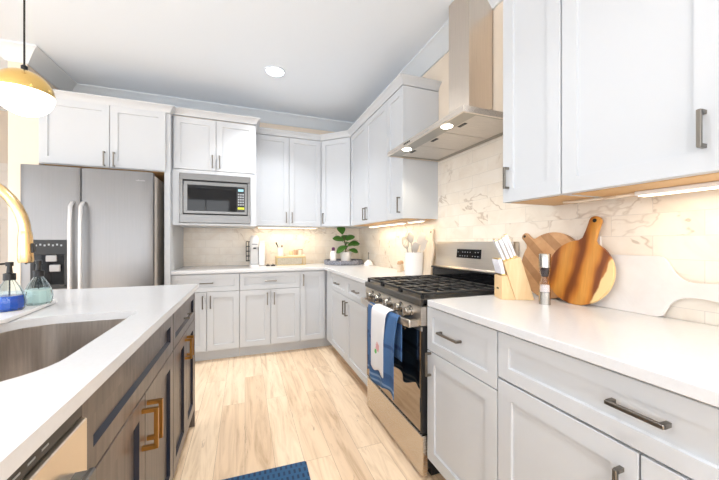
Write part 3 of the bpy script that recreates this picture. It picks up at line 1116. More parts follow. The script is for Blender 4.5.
# backguard
bgp = [(0.552, 0.90), (D - 0.002, 0.90), (D - 0.002, 1.195), (0.592, 1.195), (0.575, 1.015), (0.552, 1.0)]
bg = MB().prism(bgp, lambda u, v: (0.004, u, v), lambda u, v: (RW - 0.004, u, v)).bevel_all(0.004, 0.5, 2).build('backguard', 'steel_range', rg)
MB().box(0.02, RW - 0.02, 0.538, 0.553, 0.935, 1.0, 0.003).build('vent', 'black_gloss', bg)
MB().box(0.012, RW - 0.012, 0.530, 0.58, 0.998, 1.008, 0.002).build('vent_lip', 'black_plastic', bg)
# display follows the slope of the panel
sl = (0.592 - 0.575) / (1.195 - 1.015)


def bgy(z):
    return 0.575 + (z - 1.015) * sl


def panel_on(x0, x1, z0, z1, off):
    return MB().loft([[(x0, bgy(z0) - off, z0), (x1, bgy(z0) - off, z0), (x1, bgy(z1) - off, z1), (x0, bgy(z1) - off, z1)],
                      [(x0, bgy(z0) + 0.004, z0), (x1, bgy(z0) + 0.004, z0), (x1, bgy(z1) + 0.004, z1), (x0, bgy(z1) + 0.004, z1)]])


ds = panel_on(RY1 - 1.815, RY1 - 1.575, 1.083, 1.143, 0.002).build('display', 'black_gloss', bg)
k = MB()
for i in range(9):
    for j in range(2):
        if (i * 7 + j * 3) % 5 != 0:
            a = RY1 - 1.805 + i * 0.025
            zz = 1.094 + j * 0.026
            pz = bgy(zz) - 0.003
            k.box(a, a + 0.007, pz, pz + 0.002, zz, zz + 0.006)
k.build('display_icons', 'print_grey', ds)

# ------------------------------------------------------------------ hood
hd = thing('range_hood', 'stainless steel chimney hood over the gas range', 'range hood', (XW - 0.0085, 1.68, 1.838))
y0, y1 = 1.245 - 1.68, 2.112 - 1.68
hx = 1.01 - XW + 0.0085
cn = MB()
# canopy shell: rim, top and sides
cn.box(hx, hx + 0.012, y0, y1, 0, 0.032, 0.001)
cn.box(hx + 0.012, -0.001, y0, y0 + 0.012, 0, 0.032)
cn.box(hx + 0.012, -0.001, y1 - 0.012, y1, 0, 0.032)
cn.box(hx + 0.012, -0.001, y0 + 0.012, y1 - 0.012, 0.022, 0.032)
cn.build('canopy', 'steel_warm', hd)
sk_ = MB()
sk_.box(hx + 0.012, hx + 0.10, y0 + 0.012, y1 - 0.012, 0.004, 0.012)
sk_.box(-0.03, -0.002, y0 + 0.012, y1 - 0.012, 0.004, 0.012)
sk_.box(hx + 0.10, -0.03, y0 + 0.012, y0 + 0.03, 0.004, 0.012)
sk_.box(hx + 0.10, -0.03, y1 - 0.03, y1 - 0.012, 0.004, 0.012)
sk_.build('underside_frame', 'steel_under', hd)
fw = (y1 - y0 - 0.06) / 3
for i in range(3):
    ya = y0 + 0.03 + i * fw
    f = MB().box(hx + 0.102, -0.032, ya + 0.003, ya + fw - 0.003, 0.006, 0.018, 0.001).build('filter', 'steel_filter', hd)
    yc = ya + fw / 2
    MB().box(hx + 0.115, hx + 0.135, yc - 0.03, yc + 0.03, 0.003, 0.0065, 0.001).build('filter_latch', 'black_plastic', f)
for yy in (y0 + 0.21, y1 - 0.2):
    q = MB().lathe([(0.0, 0.0), (0.028, 0), (0.034, 0.004), (0.034, 0.008), (0, 0.008)], c=(hx + 0.055, yy, 0.0005), n=24).build('lamp', 'hood_glow', hd)
    d_ = bpy.data.lights.new('hood_lamp', 'SPOT')
    d_.energy, d_.color, d_.spot_size, d_.spot_blend, d_.shadow_soft_size = 5, (1, 0.9, 0.72), 2.2, 0.7, 0.03
    lo2 = bpy.data.objects.new('hood_lamp', d_)
    lo2.location = (hx + 0.055, yy, -0.012)
    lo2.parent = hd
    COL.objects.link(lo2)
k = MB()
for i in range(4):
    k.box(hx - 0.002, hx + 0.001, 0.02 + 0.14 - i * 0.022, 0.034 + 0.14 - i * 0.022, 0.010, 0.020)
k.build('buttons', 'black_plastic', hd)
MB().box(1.285 - XW + 0.0085, -0.001, 1.534 - 1.68, 1.735 - 1.68, 0.031, ZC - 1.838 - 0.002, 0.001).build('duct_cover', 'steel_duct', hd)

# ------------------------------------------------------------------ ceiling light, added fill lights and pendant
for k, (x, y, pw, lb) in enumerate(((0.262, 2.96, 8.5, 'round recessed ceiling light shining white above the floor by the far cabinets'),
                                (0.262, 0.75, 3.5, 'added unseen fill light directly over the aisle where the viewer stands'),  # this and those below: unseen lights added to brighten floor and room
                                (0.262, -1.4, 24, 'added unseen fill light over the aisle behind the viewer'),
                                (-2.6, 2.3, 14, 'added unseen fill light over the dining side near the hall'),
                                (-2.6, 0.3, 28, 'added unseen fill light in the middle of the dining side'),
                                (-2.6, -1.7, 40, 'added unseen fill light on the dining side by the windows'))):
    t = thing('ceiling_light', lb, 'ceiling light', (x, y, ZC), 0, 'recessed ceiling lights')
    MB().lathe([(0.095, -0.001), (0.095, -0.006), (0.078, -0.008), (0.076, -0.001)], n=40).build('trim_ring', 'ceiling_paint', t)
    MB().lathe([(0, -0.001), (0.078, -0.001), (0.076, -0.005), (0, -0.005)], n=40).build('diffuser', 'lamp_glow', t)
    d_ = bpy.data.lights.new('ceiling_lamp', 'AREA')
    d_.shape, d_.size, d_.energy, d_.color = 'DISK', 0.15, pw, (0.96, 0.98, 1)
    d_.spread = math.radians(105)
    o = bpy.data.objects.new('ceiling_lamp', d_)
    o.location = (0, 0, -0.012)
    o.parent = t
    COL.objects.link(o)

PX, PY, PZ, PR = -0.890, 1.745, 1.832, 0.096
pd = thing('pendant_lamp', 'globe pendant lamp with brass top and glowing white bottom over the island', 'pendant lamp', (PX, PY, PZ))
prof = [(PR * math.cos(a), PR * math.sin(a)) for a in [i * PI / 2 / 14 for i in range(15)]]
MB().lathe([(PR * 1.01 * math.cos(i * PI / 36), PR * 1.01 * math.sin(i * PI / 36)) for i in range(0, 18)] + [(0.012, PR * 1.01)], n=48).build('brass_shade', 'brass', pd, 60)
MB().lathe([(PR * math.cos(-i * PI / 36), PR * math.sin(-i * PI / 36)) for i in range(18, -1, -1)], n=48).build('glass_globe', 'opal_glass', pd, 60)
MB().lathe([(0.011, PR), (0.011, PR + 0.02), (0.005, PR + 0.026)], n=16).build('cord_grip', 'black_plastic', pd)
MB().cyl((0, 0, PR + 0.02), (0, 0, ZC - PZ - 0.02), 0.0035, n=8).build('cord', 'black_matte', pd)
MB().lathe([(0.06, ZC - PZ - 0.001), (0.06, ZC - PZ - 0.02), (0, ZC - PZ - 0.022)], n=32).build('ceiling_rose', 'brass', pd)

# ------------------------------------------------------------------ faucet, soap bottles, tray
fc = thing('faucet', 'brushed gold gooseneck kitchen faucet at the sink', 'faucet', (-0.905, 1.12, 0.914))
MB().lathe([(0, 0), (0.028, 0), (0.028, 0.01), (0.022, 0.02), (0.018, 0.10), (0.013, 0.13)], n=24).build('base', 'faucet_gold', fc)
pts = [(0, 0, 0.12), (0, 0, 0.22)]
for i in range(0, 21):
    a = PI - i * PI / 20
    pts.append((0.168 + 0.168 * math.cos(a), 0.0, 0.300 + 0.168 * math.sin(a)))
MB().tube(pts, 0.0125, 16).build('spout', 'faucet_gold', fc, 60)
sh_ = MB().tube([(0.336, 0, 0.308), (0.336, 0, 0.295), (0.336, 0, 0.26), (0.337, 0, 0.228), (0.337, 0, 0.222)], 0.015, 20, [0.0128, 0.0150, 0.0155, 0.0165, 0.0150]).build('spray_head', 'faucet_gold', fc, 50)
MB().box(0.350, 0.356, -0.006, 0.006, 0.248, 0.275, 0.002).build('button', 'black_plastic', sh_)
MB().tube([(0, -0.018, 0.07), (0, -0.05, 0.085), (0, -0.11, 0.12)], 0.006, 10).build('lever', 'faucet_gold', fc)

tr = MB()
P_ = rrect(-0.12, 0.12, -0.215, 0.215, 0.03, 5)
tr.loft([[(x * k, y * k2, z) for x, y in P_] for k, k2, z in ((0.96, 0.98, 0), (1, 1, 0.004), (1, 1, 0.016), (0.96, 0.98, 0.016), (0.95, 0.975, 0.012))])
o = tr.build('tray', 'white_ceramic')
o.location = (-0.900, 1.585, 0.9145)
o.rotation_euler = (0, 0, 0.10)
tag(o, 'long white tray on the island under the soap bottles', 'tray')


def soap(label, x, y, soapmat, level, s=1.0):
    t = thing('soap_bottle', label, 'bottle', (x, y, 0.9268), 0, 'soap bottles by the sink')
    R = 0.047 * s
    pr = [(0, 0.0), (R * 0.80, 0.0), (R * 0.95, 0.008), (R, 0.030), (R * 0.92, 0.055), (R * 0.70, 0.085), (R * 0.38, 0.112), (R * 0.30, 0.122)]
    pr = [(r, z * s) for r, z in pr]
    outer_ = pr
    inner = [(max(r - 0.0035, 0.0), z + 0.002) for r, z in reversed(pr[1:])] + [(0, 0.004)]
    MB().lathe(outer_ + inner, n=12).build('glass', 'clear_glass', t, 20)
    li = [(0, 0.0045)] + [(r - 0.0042, z + 0.0022) for r, z in pr[1:] if z < level]
    li.append((li[-1][0] * 0.99, level))
    li.append((0, level))
    MB().lathe(li, n=12).build('soap', soapmat, t, 20)
    m = MB()
    m.lathe([(0.0, 0.118 * s), (0.018 * s, 0.118 * s), (0.018 * s, 0.143 * s), (0.009, 0.146 * s), (0.007, 0.172 * s), (0.0, 0.172 * s)], n=20)
    m.lathe([(0, 0.172 * s), (0.011, 0.172 * s), (0.011, 0.188 * s), (0, 0.188 * s)], n=16)
    m.tube([(0, 0, 0.182 * s), (-0.03, -0.012, 0.180 * s), (-0.036, -0.014, 0.174 * s)], 0.004, 8)
    m.cyl((0, 0, 0.012), (0, 0, 0.118 * s), 0.0025, n=8)
    m.build('pump', 'black_plastic', t)


soap('clear glass pump bottle half full of blue soap on the tray', -0.857, 1.595, 'blue_soap', 0.058, 1.0)
soap('clear glass pump bottle of pale green soap beside the blue one', -0.826, 1.710, 'green_soap', 0.066, 1.0)

# ------------------------------------------------------------------ floor mat
m = MB()
P_ = rrect(-0.225, 0.225, -0.75, 0, 0.012, 3)
m.loft([[(x, y, 0.001) for x, y in P_], [(x, y, 0.011) for x, y in P_], [(x * 0.98, y * 0.985 - 0.006, 0.015) for x, y in P_]])
o = m.build('floor_mat', 'mat_blue')
o.location = (0.085, 1.668, 0)
o.rotation_euler = (0, 0, -0.03)
tag(o, 'dark blue rubber mat on the wood floor between island and range', 'mat')


# ------------------------------------------------------------------ towels over the oven handle
def towel(name, label, mat, ya, yb, front_len, x_off, amp, nf, ragged, seed, back_len=0.22, group=None, taper=0.0, thick=0.004):
    random.seed(seed)
    nu, nv = 40, 34
    rr = 0.019 + x_off
    hx0, hz0 = 0.764, 0.782
    rows = []
    total = back_len + PI * rr + front_len
    for j in range(nv + 1):
        sdist = total * j / nv
        row = []
        for i in range(nu + 1):
            u = i / nu
            extra = ragged * (0.5 + 0.5 * math.sin(u * 9 + seed)) * max(0, (sdist - back_len) / total)
            fold = math.sin(u * nf * 2 * PI + seed) + 0.4 * math.sin(u * nf * 5.1 + seed * 2)
            if sdist < back_len:
                x, z, k = hx0 + rr * 0.62, hz0 - (back_len - sdist), 0.15
            elif sdist < back_len + PI * rr:
                a = (sdist - back_len) / rr
                x, z, k = hx0 + rr * math.cos(a) * 0.8, hz0 + (0.0225 + x_off * 0.25) * math.sin(a), 0.15
            else:
                dd_ = sdist - back_len - PI * rr
                k = min(1, 0.25 + dd_ / 0.18)
                x, z = hx0 - rr * 0.8 - 0.006 * k, hz0 - dd_ - extra * dd_ / front_len
            c_ = (ya + yb) / 2
            y = c_ + (u - 0.5) * (yb - ya) * (1 - taper * (k if sdist > back_len else 0.2))
            x -= amp * k * (fold + 1.2) * 0.5
            row.append((x, y, z))
        rows.append(row)
    m = MB()
    m.loft(rows, False, False, closed=False)
    o = m.build(name, mat, None, 80)
    recentre(o, (hx0, (ya + yb) / 2, 0.80))
    md_ = o.modifiers.new('thick', 'SOLIDIFY')
    md_.thickness = thick
    md_.offset = 0
    tag(o, label, 'towel')
    return o


bt = towel('dish_towel', 'blue striped dish towel hanging on the oven door handle', 'blue_towel', 1.44, 1.85, 0.395, 0.0, 0.024, 2.4, 0.06, 3, taper=0.05)
wt = towel('dish_towel', 'white dish towel with a small printed motif over the blue towel', 'white_towel', 1.535, 1.735, 0.325, 0.030, 0.004, 1.2, 0.02, 1.2, 0.08, taper=0.15)
# ------------------------------------------------------------------ things on the right worktop
ZTOP = 0.9142
# knife block
kbk = thing('knife_block', 'pale wooden knife block full of white-handled knives beside the range', 'knife block', (1.18, 1.195, ZTOP), math.radians(-24.9))
prof_slab = [(0.062, 0.0), (0.150, 0.0), (0.085, 0.207), (0.008, 0.182)]
prof_step = [(-0.002, 0.0), (0.061, 0.0), (0.024, 0.118), (-0.002, 0.112)]
MB().prism(prof_slab, lambda u, v: (u, -0.05, v), lambda u, v: (u, 0.05, v)).bevel_all(0.0015, 0.5, 1).build('body', 'block_wood', kbk)
st = MB().prism(prof_step, lambda u, v: (u, -0.05, v), lambda u, v: (u, 0.05, v)).bevel_all(0.0015, 0.5, 1).build('front_step', 'block_wood', kbk)
lm = MB()
for i in range(4):
    lm.box(-0.0032, -0.0018, -0.012 + i * 0.007, -0.008 + i * 0.007, 0.046, 0.054)
lm.build('logo_mark', 'stem_brown', st)


def knife(x, y, z, L, w, th, label, lean=-0.40):
    t = thing('knife', label, 'knife', (0, 0, 0), 0, 'white-handled knives in the block')
    m = MB()
    prof = [(-w / 2, 0.004), (w / 2, 0.004), (w / 2 * 1.05, L * 0.5), (w / 2 * 1.15, L - 0.008), (w / 2 * 0.8, L), (-w / 2 * 1.0, L), (-w / 2 * 1.25, L - 0.02), (-w / 2 * 0.85, L * 0.5)]
    m.prism(prof, lambda u, v: (u, -th / 2, v), lambda u, v: (u, th / 2, v)).bevel_all(0.002, 0.5, 1)
    m.build('handle', 'pearl_handle', t)
    MB().box(-w / 2 * 1.0, w / 2, -th / 2, th / 2, -0.001, 0.0045).build('bolster', 'gold_tip', t)
    MB().box(-w / 2 * 0.8, w / 2 * 0.8, -th / 2 * 0.9, th / 2 * 0.9, L - 0.002, L + 0.003).build('butt_cap', 'gold_tip', t)
    Mw = Matrix.Translation((1.18, 1.195, ZTOP)) @ Matrix.Rotation(math.radians(-24.9), 4, 'Z') @ Matrix.Translation((x, y, z)) @ Matrix.Rotation(lean, 4, 'Y')
    t.matrix_world = Mw
    return t


def slab_top(k):
    return 0.008 + (0.085 - 0.008) * k, 0.182 + 0.025 * k + 0.002


KN = [('largest white-handled knife at the wall-side end of the block', 0.86, -0.012, 0.118, 0.014, 0.018),
      ('white-handled knife second from the wall side of the block', 0.60, -0.030, 0.112, 0.013, 0.016),
      ('white-handled knife in the middle of the block top', 0.36, -0.032, 0.106, 0.013, 0.015),
      ('white-handled knife at the range-side end of the block top', 0.12, -0.028, 0.104, 0.012, 0.015),
      ('short white-handled knife in the rear of the block top', 0.30, 0.024, 0.108, 0.012, 0.015)]
for lb, k, y, L, w_, th in KN:
    x, z = slab_top(k)
    knife(x, y, z, L, w_, th, lb)
for i in range(5):
    names = ['steak knife nearest the viewer in the low front step of the block', 'second nearest steak knife in the low front step of the block', 'middle steak knife in the low front step of the block', 'fourth steak knife in the low front step of the block', 'steak knife farthest from the viewer in the low front step']
    knife(0.010, -0.038 + i * 0.019, 0.1195, 0.078, 0.017, 0.012, names[i], -0.24)

# salt and pepper mill
t = thing('salt_pepper_mill', 'tall clear salt and pepper mill with steel ends on the right worktop', 'mill', (1.258, 1.004, ZTOP))
MB().lathe([(0, 0), (0.0235, 0), (0.0235, 0.055), (0, 0.055)], n=28).build('base_cap', 'knob_steel', t)
MB().lathe([(0.0225, 0.055), (0.0215, 0.09), (0.014, 0.115), (0.014, 0.120), (0.0215, 0.140), (0.0225, 0.165), (0.0195, 0.165), (0.0185, 0.141), (0.011, 0.121), (0.011, 0.114), (0.0185, 0.089), (0.0195, 0.055)], n=28).build('clear_body', 'acrylic', t, 50)
MB().lathe([(0, 0.056), (0.0190, 0.056), (0.0180, 0.086), (0, 0.086)], n=24).build('salt', 'white_salt', t)
MB().lathe([(0, 0.1235), (0.0120, 0.1235), (0.0180, 0.141), (0.0190, 0.162), (0, 0.162)], n=24).build('pepper', 'peppercorn', t)
MB().lathe([(0, 0.165), (0.0235, 0.165), (0.0235, 0.222), (0.022, 0.226), (0, 0.226)], n=28).build('top_cap', 'knob_steel', t)


def leaning(o, base, tilt, roll=0.0, yaw=0.0):
    """flat board built in the local YZ plane (thickness along X), bottom at origin; leans back to +X"""
    o.location = base
    o.rotation_mode = 'QUATERNION'
    o.rotation_quaternion = (Matrix.Rotation(yaw, 3, 'Z') @ Matrix.Rotation(tilt, 3, 'Y') @ Matrix.Rotation(roll, 3, 'X')).to_quaternion()
    return o


def round_board(name, R, hl, hw, roll, mat, base, tilt, label, thick=0.018, hole=True):
    """disc of radius R centred at origin in YZ with a handle pointing +Z, turned by roll about X"""
    P_ = []
    a0 = math.asin(hw * 0.62 / R)
    n = 56
    for i in range(n + 1):
        a = PI / 2 + a0 + 0.05 + (2 * PI - 2 * a0 - 0.10) * i / n
        P_.append((R * math.cos(a), R * math.sin(a)))
    zt = R * math.cos(a0)
    right = [(hw * 0.53, zt + 0.012), (hw * 0.47, zt + hl * 0.4), (hw * 0.46, zt + hl * 0.75)]
    P_ += right
    for i in range(9):
        a = PI * i / 8
        P_.append((hw * 0.46 * math.cos(a), zt + hl * 0.8 + hw * 0.38 * math.sin(a)))
    P_ += [(-u, v) for u, v in reversed(right)]
    c_, s_ = math.cos(roll), math.sin(roll)
    P_ = [(u * c_ - v * s_, u * s_ + v * c_) for u, v in P_]
    m = MB().prism(P_, lambda u, v: (-thick, u, v), lambda u, v: (0, u, v)).bevel_all(0.004, 0.8, 2)
    o = m.build(name, mat, None, 40)
    if hole:
        hu, hv = (0, zt + hl * 0.80)
        hy, hz = hu * c_ - hv * s_, hu * s_ + hv * c_
        MB().lathe([(0.0, 0), (hw * 0.16, 0), (hw * 0.16, 0.0008), (0, 0.0008)], n=16, M=Matrix.Translation((-thick, hy, hz)) @ Matrix.Rotation(-PI / 2, 4, 'Y')).build('hanging_hole', 'dark_gap', o)
    zmin = min(v for u, v in P_)
    o.data.transform(Matrix.Translation((thick, 0, 0)))
    for ch in o.children:
        ch.data.transform(Matrix.Translation((thick, 0, 0)))
    o.rotation_euler = (0, tilt, 0)
    # lowest edge touches the worktop
    o.location = (base[0], base[1], ZTOP + R * math.cos(tilt))
    tag(o, label, 'cutting board', 'round wooden boards')
    return o


TA = math.radians(9)
# board front face bottom sits forward of the wall
round_board('cutting_board', 0.166, 0.070, 0.046, -0.84, 'striped_wood', (1.423, 1.112, 0), TA, 'round striped wooden board with a short stub handle, leaning behind the olive wood one')
round_board('cutting_board', 0.146, 0.118, 0.054, 0.22, 'olive_wood', (1.395, 0.955, 0), TA, 'round olive wood cutting board with a thick handle leaning against the tiles')

# marble paddle board lying on its long side, handle towards the viewer
P_ = [(0.33, 0.0), (0.02, 0.0), (0.006, 0.006), (0.0, 0.020)]


def bez(p0, p1, p2, p3, n=10):
    r_ = []
    for i in range(1, n + 1):
        t_ = i / n
        r_.append(tuple((1 - t_) ** 3 * a + 3 * (1 - t_) ** 2 * t_ * b_ + 3 * (1 - t_) * t_ ** 2 * c_ + t_ ** 3 * d_ for a, b_, c_, d_ in zip(p0, p1, p2, p3)))
    return r_


P_ += bez((0.0, 0.020), (-0.012, 0.055), (-0.03, 0.085), (-0.085, 0.085))
P_ += bez((-0.085, 0.085), (-0.15, 0.085), (-0.20, 0.06), (-0.24, 0.055))
P_ += bez((-0.24, 0.055), (-0.285, 0.06), (-0.30, 0.085), (-0.30, 0.105), 6)
P_ += bez((-0.30, 0.105), (-0.30, 0.14), (-0.27, 0.16), (-0.235, 0.16), 6)
P_ += bez((-0.235, 0.16), (-0.17, 0.15), (-0.13, 0.138), (-0.08, 0.138), 8)
P_ += bez((-0.08, 0.138), (-0.02, 0.138), (-0.012, 0.20), (0.01, 0.224), 10)
P_ += [(0.02, 0.226), (0.33, 0.226)]
m = MB().prism(P_, lambda u, v: (0, u, v), lambda u, v: (0.014, u, v)).bevel_all(0.0015, 0.7, 1)
o = m.build('cutting_board', 'marble_board', None, 40)
o.location = (1.434, 0.668, ZTOP + 0.0005)
o.rotation_euler = (0, math.radians(4.5), 0)
tag(o, 'white marble paddle board lying on its long edge against the tiles', 'cutting board')

# outlet behind the boards
t = thing('wall_outlet', 'white outlet plate on the tiles just above the olive wood board', 'outlet', (XW - 0.008, 0.934, 1.160))
MB().box(-0.006, 0.0, -0.036, 0.036, -0.058, 0.058, 0.002).build('plate', 'white_plastic', t)
MB().box(-0.008, -0.0058, -0.017, 0.017, -0.034, 0.034, 0.001).build('socket', 'white_plastic', t)

# ------------------------------------------------------------------ utensil crock group
CX, CY = 1.350, 2.300
t = thing('utensil_crock', 'white cylindrical crock holding utensils at the far side of the range', 'crock', (CX, CY, ZTOP))
MB().lathe([(0, 0), (0.078, 0), (0.080, 0.004), (0.080, 0.19), (0.074, 0.19), (0.074, 0.01), (0, 0.01)], n=36).build('body', 'white_ceramic', t, 40)


def utensil(name, label, mat, b0, tip, head):
    b0, tip = Vector(b0), Vector(tip)
    t = thing(name, label, 'utensil', (CX, CY, ZTOP), 0, 'utensils in the crock')
    ax = (tip - b0).normalized()
    MB().tube([b0, tip], 0.0055, 10).build('handle', mat if mat != 'white_plastic' else 'cream_wood', t)
    # head frame: ax up, facing the camera (-x,-y)
    f = Vector((-0.50, -0.86, 0))
    f = (f - ax * f.dot(ax)).normalized()
    sd = ax.cross(f)
    M = Matrix((sd, f, ax)).transposed().to_4x4()
    M.translation = tip
    m = MB()
    if head == 'spoon':
        m.lathe([(0.004, -0.01), (0.018, 0.006), (0.029, 0.035), (0.029, 0.055), (0.018, 0.08), (0.002, 0.09)], n=20, M=M @ Matrix.Diagonal((1, 0.25, 1, 1)))
    elif head == 'spatula':
        m.prism([(-0.01, -0.01), (0.01, -0.01), (0.03, 0.02), (0.032, 0.085), (-0.032, 0.095), (-0.028, 0.02)], lambda u, v: M @ Vector((u, -0.003, v)), lambda u, v: M @ Vector((u, 0.003, v)))
    elif head == 'whisk':
        for k in range(6):
            a = PI * k / 6
            pts = [M @ Vector((0.027 * math.sin(q * PI / 10) ** 0.8 * math.cos(a) * s_, 0.027 * math.sin(q * PI / 10) ** 0.8 * math.sin(a) * s_, 0.10 * (1 - math.cos(q * PI / 10)) / 2)) for s_ in (1,) for q in range(0, 11)]
            pts2 = [M @ Vector((-0.027 * math.sin(q * PI / 10) ** 0.8 * math.cos(a), -0.027 * math.sin(q * PI / 10) ** 0.8 * math.sin(a), 0.10 * (1 - math.cos(q * PI / 10)) / 2)) for q in range(0, 11)]
            m.tube(pts, 0.0022, 6)
            m.tube(pts2, 0.0022, 6)
    elif head == 'turner':
        m.prism([(-0.012, -0.01), (0.012, -0.01), (0.022, 0.03), (0.026, 0.10), (-0.026, 0.10), (-0.022, 0.03)], lambda u, v: M @ Vector((u, -0.003, v)), lambda u, v: M @ Vector((u, 0.003, v)))
    m.build({'spoon': 'bowl', 'whisk': 'wire_head'}.get(head, 'blade'), mat, t, 50)


pm('utensil_grey', (0.44, 0.41, 0.38), 0.4)
pm('utensil_white', (0.58, 0.54, 0.50), 0.4)
utensil('whisk', 'pale grey balloon whisk leaning to the left in the crock', 'utensil_grey', (-0.0, 0.02, 0.02), (-0.044, 0.045, 0.225), 'whisk')
utensil('serving_spoon', 'tall grey serving spoon standing highest in the crock', 'utensil_grey', (0.01, 0.0, 0.02), (-0.010, 0.03, 0.275), 'spoon')
utensil('spatula', 'broad white spatula at the right of the crock', 'utensil_white', (-0.03, 0.02, 0.02), (0.040, -0.02, 0.262), 'spatula')
utensil('ladle', 'small white spoon low in the front of the crock', 'utensil_white', (0.02, 0.03, 0.02), (-0.010, -0.035, 0.195), 'spoon')
utensil('turner', 'white slotless turner in the middle of the crock', 'utensil_white', (-0.02, 0.0, 0.02), (0.045, -0.045, 0.205), 'turner')

# pale wooden board with hanging hole behind the crock
P_ = [(-0.055, 0), (0.055, 0), (0.060, 0.22), (0.045, 0.265), (0.026, 0.285), (0.022, 0.33), (0.026, 0.36), (0.018, 0.385), (0, 0.392), (-0.018, 0.385), (-0.026, 0.36), (-0.022, 0.33), (-0.026, 0.285), (-0.045, 0.265), (-0.060, 0.22)]
m = MB().prism(P_, lambda u, v: (-0.016, u, v), lambda u, v: (0, u, v)).bevel_all(0.003, 0.7, 2)
o = m.build('cutting_board', 'board_wood', None, 40)
MB().lathe([(0, 0), (0.008, 0), (0.008, 0.001), (0, 0.001)], n=14, M=Matrix.Translation((-0.016, 0, 0.36)) @ Matrix.Rotation(-PI / 2, 4, 'Y')).build('hanging_hole', 'dark_gap', o)
o.location = (1.405, 2.175, ZTOP + 0.0005)
o.rotation_euler = (0, math.radians(7.5), 0)
tag(o, 'slim pale wooden board with a hanging hole standing beside the utensil crock', 'cutting board')

# small shakers left of the crock
for i, (x, y, lb) in enumerate(((1.40, 2.62, 'small brown wooden shaker left of the utensil crock'), (1.335, 2.54, 'small brown shaker between the crock and its twin'))):
    t = thing('shaker', lb, 'shaker', (x, y, ZTOP), 0, 'small wooden shakers')
    MB().lathe([(0, 0), (0.022, 0), (0.024, 0.03), (0.017, 0.055), (0.019, 0.07)], n=20).build('body', 'cream_wood', t, 40)
    MB().lathe([(0.019, 0.07), (0.022, 0.082), (0.012, 0.10), (0, 0.102)], n=20).build('top', 'glaze_brown', t, 40)

# ------------------------------------------------------------------ corner tray with plant
TX, TY = 1.165, 3.715
o = MB().lathe([(0, 0), (0.235, 0), (0.245, 0.006), (0.245, 0.055), (0.232, 0.055), (0.230, 0.03), (0, 0.03)], n=48).build('round_tray', 'slate_weave', None, 40)
o.location = (TX, TY, ZTOP)
tag(o, 'round grey woven tray in the worktop corner', 'tray')
t = thing('potted_plant', 'green broad-leaved plant in a white pot on the round grey tray', 'plant', (1.190, 3.70, ZTOP + 0.031))
MB().lathe([(0, 0), (0.055, 0), (0.068, 0.05), (0.072, 0.12), (0.064, 0.12), (0.060, 0.10), (0, 0.10)], n=28).build('pot', 'white_ceramic', t, 40)
MB().lathe([(0, 0.1005), (0.060, 0.1005), (0.05, 0.108), (0, 0.11)], n=20).build('soil', 'soil', t)
LV = [(-0.055, -0.02, 0.36, 0.13, 100, 62), (-0.05, -0.04, 0.27, 0.15, 170, 14), (0.02, -0.02, 0.275, 0.13, 15, 35), (0.045, -0.03, 0.215, 0.15, -10, 10), (-0.02, -0.06, 0.185, 0.16, 160, -28),
      (0.04, -0.06, 0.145, 0.12, -15, -10), (-0.01, -0.05, 0.23, 0.12, 240, 15), (0.0, 0.03, 0.28, 0.12, 70, 40), (0.02, -0.02, 0.20, 0.10, 300, 10)]
sm = MB().tube([(0, 0, 0.10), (-0.005, -0.005, 0.2), (-0.03, -0.01, 0.30)], 0.006, 8).build('stem', 'stem_brown', t)
for x, y, z, L, az, el in LV:
    az, el = math.radians(az), math.radians(el)
    dx = Vector((math.cos(az) * math.cos(el), math.sin(az) * math.cos(el), math.sin(el)))
    sd = Vector((-math.sin(az), math.cos(az), 0))
    # turn the blade towards the viewer
    view = Vector((-0.3, -0.95, 0.25)).normalized()
    sd = (sd - 0.0 * dx)
    nm = dx.cross(sd).normalized()
    if nm.z < 0:
        nm = -nm
    nm = (nm + view * 0.8)
    nm = (nm - dx * nm.dot(dx)).normalized()
    sd = nm.cross(dx)
    m = MB()
    rows = []
    for i in range(9):
        u = i / 8
        wd = 0.62 * L * (math.sin(PI * min(1, u * 0.95 + 0.04)) ** 0.7) * (0.55 + 0.65 * u)
        row = []
        for j in range(5):
            q = j / 2 - 1
            p = Vector((x, y, z)) + dx * L * (u - 0.15) + sd * wd * q * 0.75 + nm * (0.16 * wd * q * q - 0.10 * L * u * u)
            row.append(p)
        rows.append(row)
    m.loft(rows, False, False, closed=False)
    lf = m.build('leaf', 'leaf_green', t, 80)
    s_ = lf.modifiers.new('thick', 'SOLIDIFY')
    s_.thickness = 0.002
    MB().tube([Vector((-0.005, -0.005, max(0.12, z - 0.08))), Vector((x, y, z)) - dx * L * 0.1], 0.0028, 6).build('leaf_stalk', 'stem_brown', lf)
t = thing('soap_dispenser', 'white bottle with a dark purple cap on the round tray', 'bottle', (1.020, 3.67, ZTOP + 0.031))
MB().lathe([(0, 0), (0.036, 0), (0.038, 0.01), (0.038, 0.11), (0.025, 0.135), (0.015, 0.14)], n=24).build('body', 'white_ceramic', t, 40)
MB().lathe([(0.018, 0.139), (0.020, 0.142), (0.020, 0.175), (0.012, 0.182), (0, 0.183)], n=20).build('cap', 'purple_cap', t, 40)
# white bell-shaped spoon rest
t = thing('bell_jar', 'small white bell-shaped dome with a thin knob right of the round tray', 'bell jar', (1.395, 3.44, ZTOP))
MB().lathe([(0, 0), (0.058, 0), (0.060, 0.006), (0.050, 0.027), (0.030, 0.050), (0.011, 0.063)], n=28).build('dome', 'white_ceramic', t, 40)
MB().lathe([(0.010, 0.062), (0.005, 0.08), (0.004, 0.13), (0.008, 0.145), (0.003, 0.155)], n=14).build('knob', 'nickel', t, 40)

